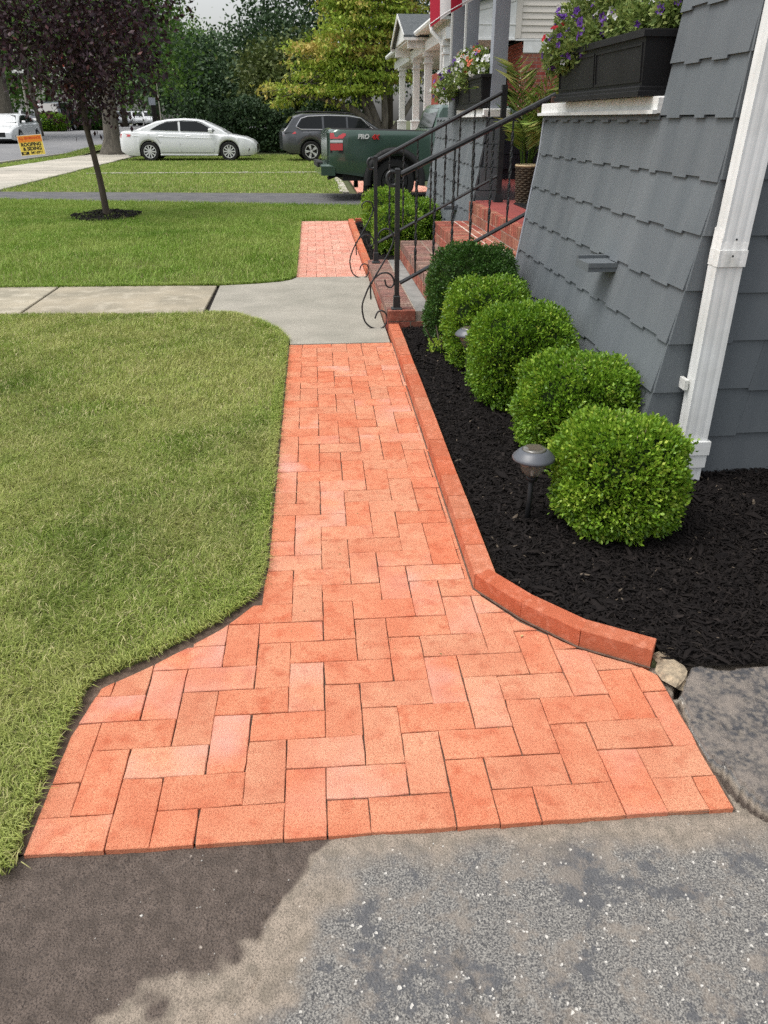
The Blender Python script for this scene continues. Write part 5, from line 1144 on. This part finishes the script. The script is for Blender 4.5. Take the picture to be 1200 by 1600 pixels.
# purple plum on the near lawn
pb = [(-.30, 0, 1.75, .55, .42), (.25, .1, 1.8, .55, .5), (0, 0, 2.35, 1.05, .55), (-.75, .1, 2.35, .85, .5), (.55, -.1, 2.45, .75, .6), (-1.05, 0, 2.95, .95, .55), (0, .2, 3.1, 1.2, .7), (.9, 0, 3.1, .75, .6), (-.4, 0, 3.9, 1.2, .7), (-1.5, -.1, 2.6, .6, .35), (.35, 0, 4.6, .8, .6), (-.1, 0, 1.62, .28, .28)]
tree('plum_tree', 'young purple leaved plum tree on the lawn with a slim straight trunk', (-3.32, 13.4, 0), [(0, 0, -.02), (.0, 0, .03), (-.02, 0, .5), (-.07, 0, 1.0), (-.11, 0, 1.3), (-.10, .02, 1.7), (-.1, 0, 2.4)], [.075, .056, .048, .044, .043, .040, .025], pb, rgT, 13500, .085, .024, M_plum, 26, cluster=16, cs=.15, droop=.6, mt_=M_wood)
# dogwood
db = [(-1.0, 0, 3.0, 1.7, .8), (-2.6, 0, 2.6, 1.5, .45), (-3.9, 0, 2.25, 1.1, .32), (-1.2, 0, 4.1, 2.0, .8), (.5, .3, 3.4, 1.3, .8), (-2.6, .2, 3.7, 1.5, .55), (-.6, 0, 5.3, 1.9, .9), (-1.2, 0, 6.3, 1.6, .8), (1.1, .2, 4.8, 1.2, .9), (.9, .3, 6.6, 1.6, 1.0), (-1.6, 0, 7.6, 2.0, 1.0), (-1.3, -.6, 2.45, 1.4, .35)]
tree('dogwood_tree', 'yellow green dogwood tree turning orange on top with low spreading branches', (2.9, 37.5, .05), [(0, 0, -.2), (0, 0, .5), (-.1, 0, 1.2), (-.5, 0, 2.2), (-.7, 0, 3.4)], [.30, .24, .2, .16, .12], db, rgT, 30000, .17, .05, M_yel, 18, cluster=22, cs=.21, tiers=.5, droop=.9, mt_=M_woodp)
dg = [o for o in C.objects if o.name.startswith('dogwood_tree')][0]
for (pts) in ([(.05, 0, .1), (-.35, -.1, 1.2), (-.8, -.1, 2.3), (-1.6, 0, 3.4)], [(.15, 0, .1), (.25, -.1, 1.4), (.2, 0, 2.8), (.5, 0, 4.2)], [(.2, 0, .1), (.7, 0, 1.0), (1.5, .1, 2.2), (2.0, .2, 3.4)], [(0, -.1, .9), (-1.2, -.3, 1.75), (-2.6, -.3, 2.2), (-3.8, -.2, 2.3)]):
    MB().tube(pts, [.20, .15, .11, .05], 9).build('stem', M_woodp, dg, smooth=True)
# trunks and crowns along the street and behind the cars
tree('street_tree', 'green street tree with a thick trunk standing behind the plum tree', (-8.75, 38, .05), [(0, 0, -.3), (0, 0, .15), (.05, 0, .6), (.1, 0, 1.8), (.25, 0, 3.4), (.4, 0, 5)], [.75, .5, .36, .31, .28, .22],
     [(2.6, 0, 4.3, 1.7, 1.5), (.4, 0, 6.0, 2.6, 1.8), (2.4, 0, 5.6, 1.0, 1.2), (-2, 0, 6.5, 3, 2), (0, 0, 9, 3.6, 2.5), (3.0, -.3, 2.9, 1.0, .9)], rgT, 17000, .17, .055, M_green, 12, mt_=M_woodp, cs=.4, group='trees round the street')
tree('street_tree', 'large old tree with a broad grey trunk behind the white sedan across the street', (-17.6, 51, .6), [(0, 0, -.3), (0, 0, .5), (.05, 0, 2), (0, 0, 5), (-.1, 0, 7)], [.75, .62, .52, .48, .4],
     [(1.5, 0, 6.2, 3.6, 1.8), (-2, 0, 7, 3, 2), (4.0, 0, 5.0, 1.9, 1.2), (3.2, 0, 8.5, 3.5, 2.5), (0, 0, 10, 4, 3)], rgT, 15000, .2, .07, M_green, 12, mt_=M_woodp, cs=.45, group='trees round the street')
far = [  # x, y, height of crown centre, radius, half height, leaf material, label
    (-2.0, 47, 3.7, 2.7, 3.4, M_ever, 'dark evergreen tree directly behind the white sedan and left of the dogwood'),
    (-5.6, 50, 2.6, 2.6, 3.0, M_ever, 'low dark tree under the bright gap of sky'),
    (.8, 49, 7.0, 3.8, 6.4, M_ever, 'tall dark evergreen rising behind the dogwood, left one'),
    (4.4, 50, 7.5, 3.8, 6.6, M_ever, 'tall dark evergreen rising behind the dogwood, right one'),
    (8.5, 52, 7.5, 4.2, 6.5, M_ever, 'dark tree behind the white columned porch'),
    (13.5, 56, 8, 5, 6.5, M_ever, 'dark tree beyond the brick house'),
    (-1.2, 42.5, 2.9, 2.3, 1.9, M_olive, 'olive green small tree left of the dogwood behind the wagon'),
    (-13.0, 74, 5.2, 4.0, 4.6, M_green, 'green tree at the end of the street left of the utility pole'),
    (-9.4, 66, 3.4, 3.0, 3.2, M_ever, 'dark tree at the end of the street above the sedan roof'),
    (-24.5, 72, 5.5, 5, 5, M_green, 'green tree behind the blue canopy'), (-33, 66, 6.5, 6, 5.5, M_green, 'green tree at the far left beyond the street'),
    (-19.5, 92, 6.5, 6, 5.5, M_green, 'distant green tree over the parking lot'), (-29, 100, 8.5, 8, 7.5, M_olive, 'distant pale green tree behind the lot at left'), (-9, 100, 3.6, 6, 3.6, M_olive, 'distant olive tree in the gap under the sky'),
    (-39, 90, 9, 8, 8, M_green, 'distant green tree at the far left of the lot'), (-16, 128, 7, 9, 7, M_green, 'most distant tree closing the street'), (-30, 132, 9, 10, 9, M_ever, 'dark distant tree closing the lot behind the parked row'),
    (-46, 120, 10, 12, 10, M_green, 'very distant wide tree at the far left')]
for (x, y, zc, r, h, ml, lb) in far:
    g0 = gz(y); big = y > 60; bl = [(0, 0, zc, r * .8, h * .8)]
    for k in range(7): a = k * 2.4; q = .55; bl.append((math.cos(a) * r * q, math.sin(a) * r * q, zc + (k / 6 - .5) * 1.4 * h * .8 + rgT.uniform(-.3, .3), r * rgT.uniform(.38, .6), h * rgT.uniform(.25, .4)))
    tree('background_tree', lb, (x, y, g0), [(0, 0, -.3), (0, 0, max(zc - h * .5, .6)), (0, 0, zc + h * .2)], [.3, .24, .12], bl, rgT, int(9000 if not big else 7000), .22 if not big else .34, .075 if not big else .12, ml, 5, cs=.42 if not big else .7, group='trees round the street')
hd = thing('hedge', 'dark evergreen hedge running behind the white sedan and the grey wagon', 'hedge', (0, 39.6, .1))
k = 15000; P = np.stack([rgT.uniform(-4.6, 2.4, k), rgT.normal(0, .45, k), np.abs(rgT.uniform(0, 1, k)) ** .8 * 2.0], 1); P[:, 2] *= .5 + 1.0 * fbm(P[:, 0], P[:, 1] * 0, .7, 8, 3)
V, F = leaves(P, rgT.normal(0, 1, (k, 3)), .15, .05, rgT, .9); np_mesh('foliage', V, F, M_ever, hd, tint=np.repeat(rgT.uniform(0, .8, k), 4), kind='stuff')
MB().box(-4.5, 2.3, -.3, .3, 0, .9).build('dark_core', M_core, hd)  # plain box in near-black green, painting the shade inside the hedge
hd2 = shrub('round_bush', 'bright green rounded bush on the lawn across the street', (-17.0, 58, .72 + .48), (.95, .8, .52), rgT, 2200, m=M_box, ll=.10, lw=.04, n=2.3, per=6, cat='bush', bias=-.05)
hd3 = shrub('round_bush', 'dark low shrubs beyond the rounded bush', (-15.4, 62, .72 + .6), (1.3, .8, .7), rgT, 1500, m=M_boxd, ll=.14, lw=.05, n=2.2, per=6, cat='bush', lump=.3)

# ------------------------------------------------------------------ poles and street things
def pole(lb, x, y, top, r, lean=0., m=M_woodp, z0=None, h=9):
    t = thing('utility_pole', lb, 'pole', (x, y, gz(y) if z0 is None else z0)); MB().tube([(0, 0, -.3), (lean * h, 0, h)], [r, r * .75], 10).build('shaft', m, t, smooth=True); return t
p1 = pole('leaning wooden utility pole beside the white sedan across the street', -15.9, 52, 0, .125, -.06)
p2 = pole('dark utility pole with small notices standing above the white sedan', -10.7, 60, 0, .17, .0, mat('pole_dark', (.03, .027, .024), rough=.9))
MB().box(-.24, .20, -.2, -.185, 1.55, 2.0).build('notice', M_greyp, p2); MB().tube([(.42, -.1, 0), (.42, -.1, 3.4)], .035, 6).build('conduit', M_conc2, p2)
pole('thin grey pole in front of the dark trees right of the utility pole', -10.4, 70, 0, .13, -.01, M_woodp)
lp = thing('street_light', 'pale street light mast with two lamp heads in the distant lot', 'street light', (-20.6, 65, .7)); MB().tube([(0, 0, 0), (0, 0, 5.2)], .07, 8).build('mast', M_conc2, lp); MB().box(-.55, .55, -.12, .12, 3.65, 3.85, .05).build('lamp_head', M_whitew, lp)
rw = thing('store_sign', 'tall white and red roadside sign seen through the plum tree', 'sign', (-17.0, 62, .7)); MB().box(-.16, .02, -.06, .06, 3.6, 4.9).build('panel', M_white, rw); MB().box(.05, .38, -.06, .06, 3.9, 4.5).build('panel', mat('sign_red_bright', (.65, .06, .04), rough=.5), rw); MB().box(.05, .34, -.06, .06, 3.6, 3.88).build('panel', M_white, rw); MB().tube([(0, .1, 0), (0, .1, 4.8)], .06, 8).build('mast', M_conc2, rw)
bt = thing('blue_canopy', 'blue canopy with sloping top in the distant lot', 'canopy', (-22.2, 75, .7)); mbl = mat('canopy_blue', (.02, .10, .42), rough=.7)
MB().add([(-1.2, -1, .75), (1.1, -1, .75), (1.1, -1, 1.75), (-1.2, 1, .75), (1.1, 1, .75), (1.1, 1, 1.75)], [(0, 1, 2), (3, 5, 4), (0, 2, 5, 3), (1, 4, 5, 2), (0, 3, 4, 1)]).build('canvas', mbl, bt)
for x in (-1.1, 1.0):
    for y in (-.9, .9): MB().tube([(x, y, -.1), (x, y, .76)], .04, 6).build('leg', M_white, bt)

# ------------------------------------------------------------------ neighbouring house with the columned porch
nh = thing('neighbour_house', 'white porch with square columns and a brick and vinyl sided house across the side driveway', 'house')
M_vinyl = mat('vinyl_siding', (.62, .58, .52), (.58, .545, .49), scale=2, rough=.55, bump=.1)
M_nbrick = mat('neighbour_brick', (.30, .085, .055), (.22, .06, .04), (.38, .14, .09), scale=8, rough=.9, bump=.4, obj=.22)
M_nmort = mat('neighbour_mortar', (.58, .52, .46), rough=.95)
MB().box(4.585, 9.5, 19.02, 19.4, -.1, 2.675).build('wall', M_nmort, nh)
MB().box(4.605, 5.0, 19.4, 34, -.1, 2.9).build('wall', M_white, nh)
bws = 0
z = 1.25; row = 0
while z < 2.67:                                     # bricks of the wall that shows above the far sill
    x = 4.59 - (.108 if row % 2 else 0)
    while x < 5.85:
        a, b = max(4.583, x), min(x + .205, 5.95)
        if b - a > .04: MB().box(a, b, 19.008, 19.1, z, min(z + .057, 2.67)).build('brick', M_nbrick, nh)
        x += .217
    z += .0675; row += 1
lb_ = MB(); z = -.05; row = 0
while z < 2.67:
    x = 4.59 - (.108 if row % 2 else 0)
    while x < 9.4:
        a, b = max(4.583, x), min(x + .205, 9.45)
        if b - a > .04 and not (z > 1.2 and x < 5.85): lb_.box(a, b, 19.010, 19.1, z, min(z + .057, 2.67))
        x += .217
    z += .0675; row += 1
lb_.build('brickwork', M_nbrick, nh, kind='stuff')
sb = MB(); z = .0
while z < 2.88:
    y = 19.02 + (.1 if int(z / .0675) % 2 else 0)
    while y < 20.4: sb.box(4.578, 4.6, y, min(y + .205, 20.5), z, z + .057); y += .217
    z += .0675
sb.build('brickwork', M_nbrick, nh, kind='stuff')
for (y0, y1, z0, z1, m, nm) in ((20.7, 21.0, .3, 2.6, M_black, 'shutter'), (21.1, 22.1, .5, 2.6, M_dark, 'window'), (22.2, 22.5, .3, 2.6, M_black, 'shutter'), (24.5, 25.6, .1, 2.5, M_greyp, 'door'), (27.2, 28.3, .5, 2.5, M_dark, 'window'), (30, 33.5, .0, 2.9, M_oldbrick, 'brick_panel')):
    MB().box(4.57, 4.604, y0, y1, z0, z1).build(nm, m, nh)
# upper storey: vinyl lap siding facing us
MB().box(4.42, 9.5, 19.03, 26, 2.94, 6.2).build('upper_wall', M_shback, nh)
z = 2.945
while z < 4.4:
    MB().add([(4.52, 18.995, z), (9.5, 18.995, z), (9.5, 19.02, z + .118), (4.52, 19.02, z + .118), (4.52, 19.03, z), (9.5, 19.03, z)], [(0, 1, 2, 3), (0, 4, 5, 1), (0, 3, 4)]).build('siding_board', M_vinyl, nh); z += .118
MB().box(4.39, 4.515, 18.985, 19.03, 2.93, 6).build('corner_post', M_vinyl, nh); MB().box(4.40, 9.5, 18.985, 19.02, 2.90, 2.938).build('trim_board', M_white, nh)
MB().box(5.30, 5.42, 18.98, 19.01, 2.665, 2.895).build('corner_post', M_white, nh)
for z in (2.68, 2.79): MB().add([(5.422, 18.985, z), (9.5, 18.985, z), (9.5, 19.005, z + .105), (5.422, 19.005, z + .105), (5.422, 19.01, z), (9.5, 19.01, z)], [(0, 1, 2, 3), (0, 4, 5, 1), (0, 3, 4)]).build('siding_board', M_vinyl, nh)
MB().box(4.59, 5.30, 18.99, 19.015, 2.68, 2.895).build('frieze', M_white, nh)
# porch: ceiling, end gable panel, shed roof, beam, gutter, columns
MB().box(2.98, 4.60, 19.05, 30.5, 2.94, 2.97).build('porch_ceiling', mat('soffit', (.50, .485, .45), rough=.7), nh)
MB().add([(3.0, 18.99, 2.93), (4.388, 18.99, 2.93), (4.388, 18.99, 3.82), (3.0, 18.99, 3.46), (3.0, 19.05, 2.93), (4.388, 19.05, 2.93), (4.388, 19.05, 3.82), (3.0, 19.05, 3.46)], [(0, 1, 2, 3), (0, 4, 5, 1), (0, 3, 7, 4)]).build('end_panel', M_white, nh)
MB().add([(3.0, 18.97, 3.30), (4.388, 18.97, 3.62), (4.388, 18.97, 3.70), (3.0, 18.97, 3.38)], [(0, 1, 2, 3)]).build('rake_board', M_whitew, nh); MB().box(3.0, 4.388, 18.965, 18.988, 2.905, 2.94).build('trim_board', M_white, nh)
MB().box(3.0, 4.388, 18.975, 18.989, 3.185, 3.20).build('trim_board', M_whitew, nh)
M_nroof = mat('neighbour_roof', (.075, .085, .09), (.11, .12, .125), scale=12, rough=.95, obj=.1)
MB().add([(2.72, 18.85, 3.36), (4.45, 18.85, 3.82), (4.45, 31, 3.82), (2.72, 31, 3.36), (2.72, 18.85, 3.40), (4.45, 18.85, 3.87), (4.45, 31, 3.87), (2.72, 31, 3.40)], [(0, 3, 2, 1), (4, 5, 6, 7), (0, 1, 5, 4), (2, 3, 7, 6), (3, 0, 4, 7)]).build('roof', M_nroof, nh)
MB().box(2.90, 3.10, 19.0, 30.6, 2.93, 3.14).build('beam', M_white, nh); MB().box(2.76, 3.0, 19.0, 30.6, 3.28, 3.34).build('eave_soffit', M_whitew, nh); MB().box(2.985, 3.03, 19.06, 30.6, 3.141, 3.28).build('fascia', M_whitew, nh)
MB().tube([(2.68, 18.9, 3.31), (2.68, 31, 3.31)], .07, 8).build('gutter', M_white, nh)
# small gable that faces the street
gy0, gy1, gm, gx = 22.5, 25.9, 24.15, 2.48
MB().add([(gx, gy0, 3.25), (gx, gy1, 3.25), (gx, gm, 3.78), (gx + .06, gy0, 3.25), (gx + .06, gy1, 3.25), (gx + .06, gm, 3.78)], [(0, 2, 1), (3, 4, 5), (0, 1, 4, 3)]).build('gable', M_white, nh)
for (ya, yb) in ((gy0, gm), (gy1, gm)):
    d = -.12 if ya < gm else .12
    r_ = MB().add([(gx - .12, ya + d, 3.22), (gx - .12, gm, 3.84), (4.2, gm, 3.84), (4.2, ya + d, 3.22), (gx - .12, ya + d, 3.28), (gx - .12, gm, 3.90), (4.2, gm, 3.90), (4.2, ya + d, 3.28)], [(0, 1, 2, 3), (4, 7, 6, 5), (0, 4, 5, 1), (0, 3, 7, 4), (2, 6, 7, 3)]).build('gable_roof', M_nroof, nh)
    MB().add([(gx - .13, ya + d, 3.20), (gx - .13, gm, 3.82), (gx - .13, gm, 3.90), (gx - .13, ya + d, 3.28), (gx - .10, ya + d, 3.20), (gx - .10, gm, 3.82), (gx - .10, gm, 3.90), (gx - .10, ya + d, 3.28)], [(0, 1, 2, 3), (4, 7, 6, 5), (3, 2, 6, 7), (0, 4, 5, 1)]).build('rake_board', M_white, r_)
    MB().box(gx - .12, 3.0, ya + d - .04, ya + d + .04, 3.16, 3.22).build('gutter', M_white, nh)
MB().box(gx + .0, 2.90, gy0, gy0 + .2, 3.0, 3.24).build('beam_end', M_white, nh); MB().box(gx, 2.90, gy1 - .2, gy1, 3.0, 3.24).build('beam_end', M_white, nh)
MB().box(gx + .05, 2.9, gy0 + .2, gy1 - .2, 3.2, 3.24).build('porch_ceiling', M_whitew, nh)
for y in (19.35, 22.5, 25.0, 28.9):
    cl = MB().box(2.91, 3.09, y - .09, y + .09, .95, 2.82).build('column', M_white, nh)
    MB().box(2.865, 3.135, y - .135, y + .135, .2, 1.33).build('pedestal', M_white, cl); MB().box(2.85, 3.15, y - .15, y + .15, 1.331, 1.37, .01).build('pedestal_cap', M_white, cl)
    MB().box(2.88, 3.12, y - .12, y + .12, 2.66, 2.70).build('neck_moulding', M_white, cl); MB().box(2.87, 3.13, y - .13, y + .13, 2.82, 2.928, .0).build('capital', M_white, cl)
MB().tube([(2.68, 19.75, 3.26), (2.70, 19.72, 3.12), (2.86, 19.62, 2.96), (2.92, 19.60, 2.84), (2.92, 19.58, .2)], .052, 8).build('downspout', M_white, nh, smooth=True)
MB().box(2.95, 4.6, 19.2, 30.4, -.1, .35).build('porch_floor', M_conc2, nh)

# a few bits that landed on the paving
rgD = np.random.default_rng(8)
db_ = thing('fallen_leaf', 'tiny pale fallen leaf lying on the bricks near the curved kerb', 'leaf', (.60, 1.95, gz(1.95) + .003), .6)
MB().add([(-.007, 0, 0), (0, .004, .001), (.008, 0, .0), (0, -.004, .001)], [(0, 3, 2, 1)]).build('blade', mat('dry_leaf', (.45, .36, .16), rough=.8), db_)
P = np.concatenate([np.stack([rgD.uniform(-.21, .45, 60), rgD.uniform(1.3, 5.2, 60)], 1), np.stack([rgD.uniform(.47, .498, 50), rgD.uniform(2.3, 5.2, 50)], 1), np.stack([rgD.uniform(-.225, -.19, 90), rgD.uniform(2.3, 5.2, 90)], 1)])
Z = gzn(P[:, 1])[:, None] + .0015; n = len(P); V, F = leaves(np.concatenate([P, Z], 1), np.concatenate([rgD.normal(0, 1, (n, 2)), np.zeros((n, 1))], 1), .011, .0014, rgD, .05)
V[:, 2] = np.maximum(V[:, 2], gzn(V[:, 1]) + .001)
np_mesh('debris', V, F, mat('debris', (.1, .1, .05), rough=.9, tint=[(0, (.03, .025, .02)), (.5, (.16, .19, .06)), (1, (.35, .30, .16))]), tint=np.repeat(rgD.uniform(0, 1, n), 4), kind='stuff', label='tiny grass clippings and mulch crumbs on the brick walk', category='debris')
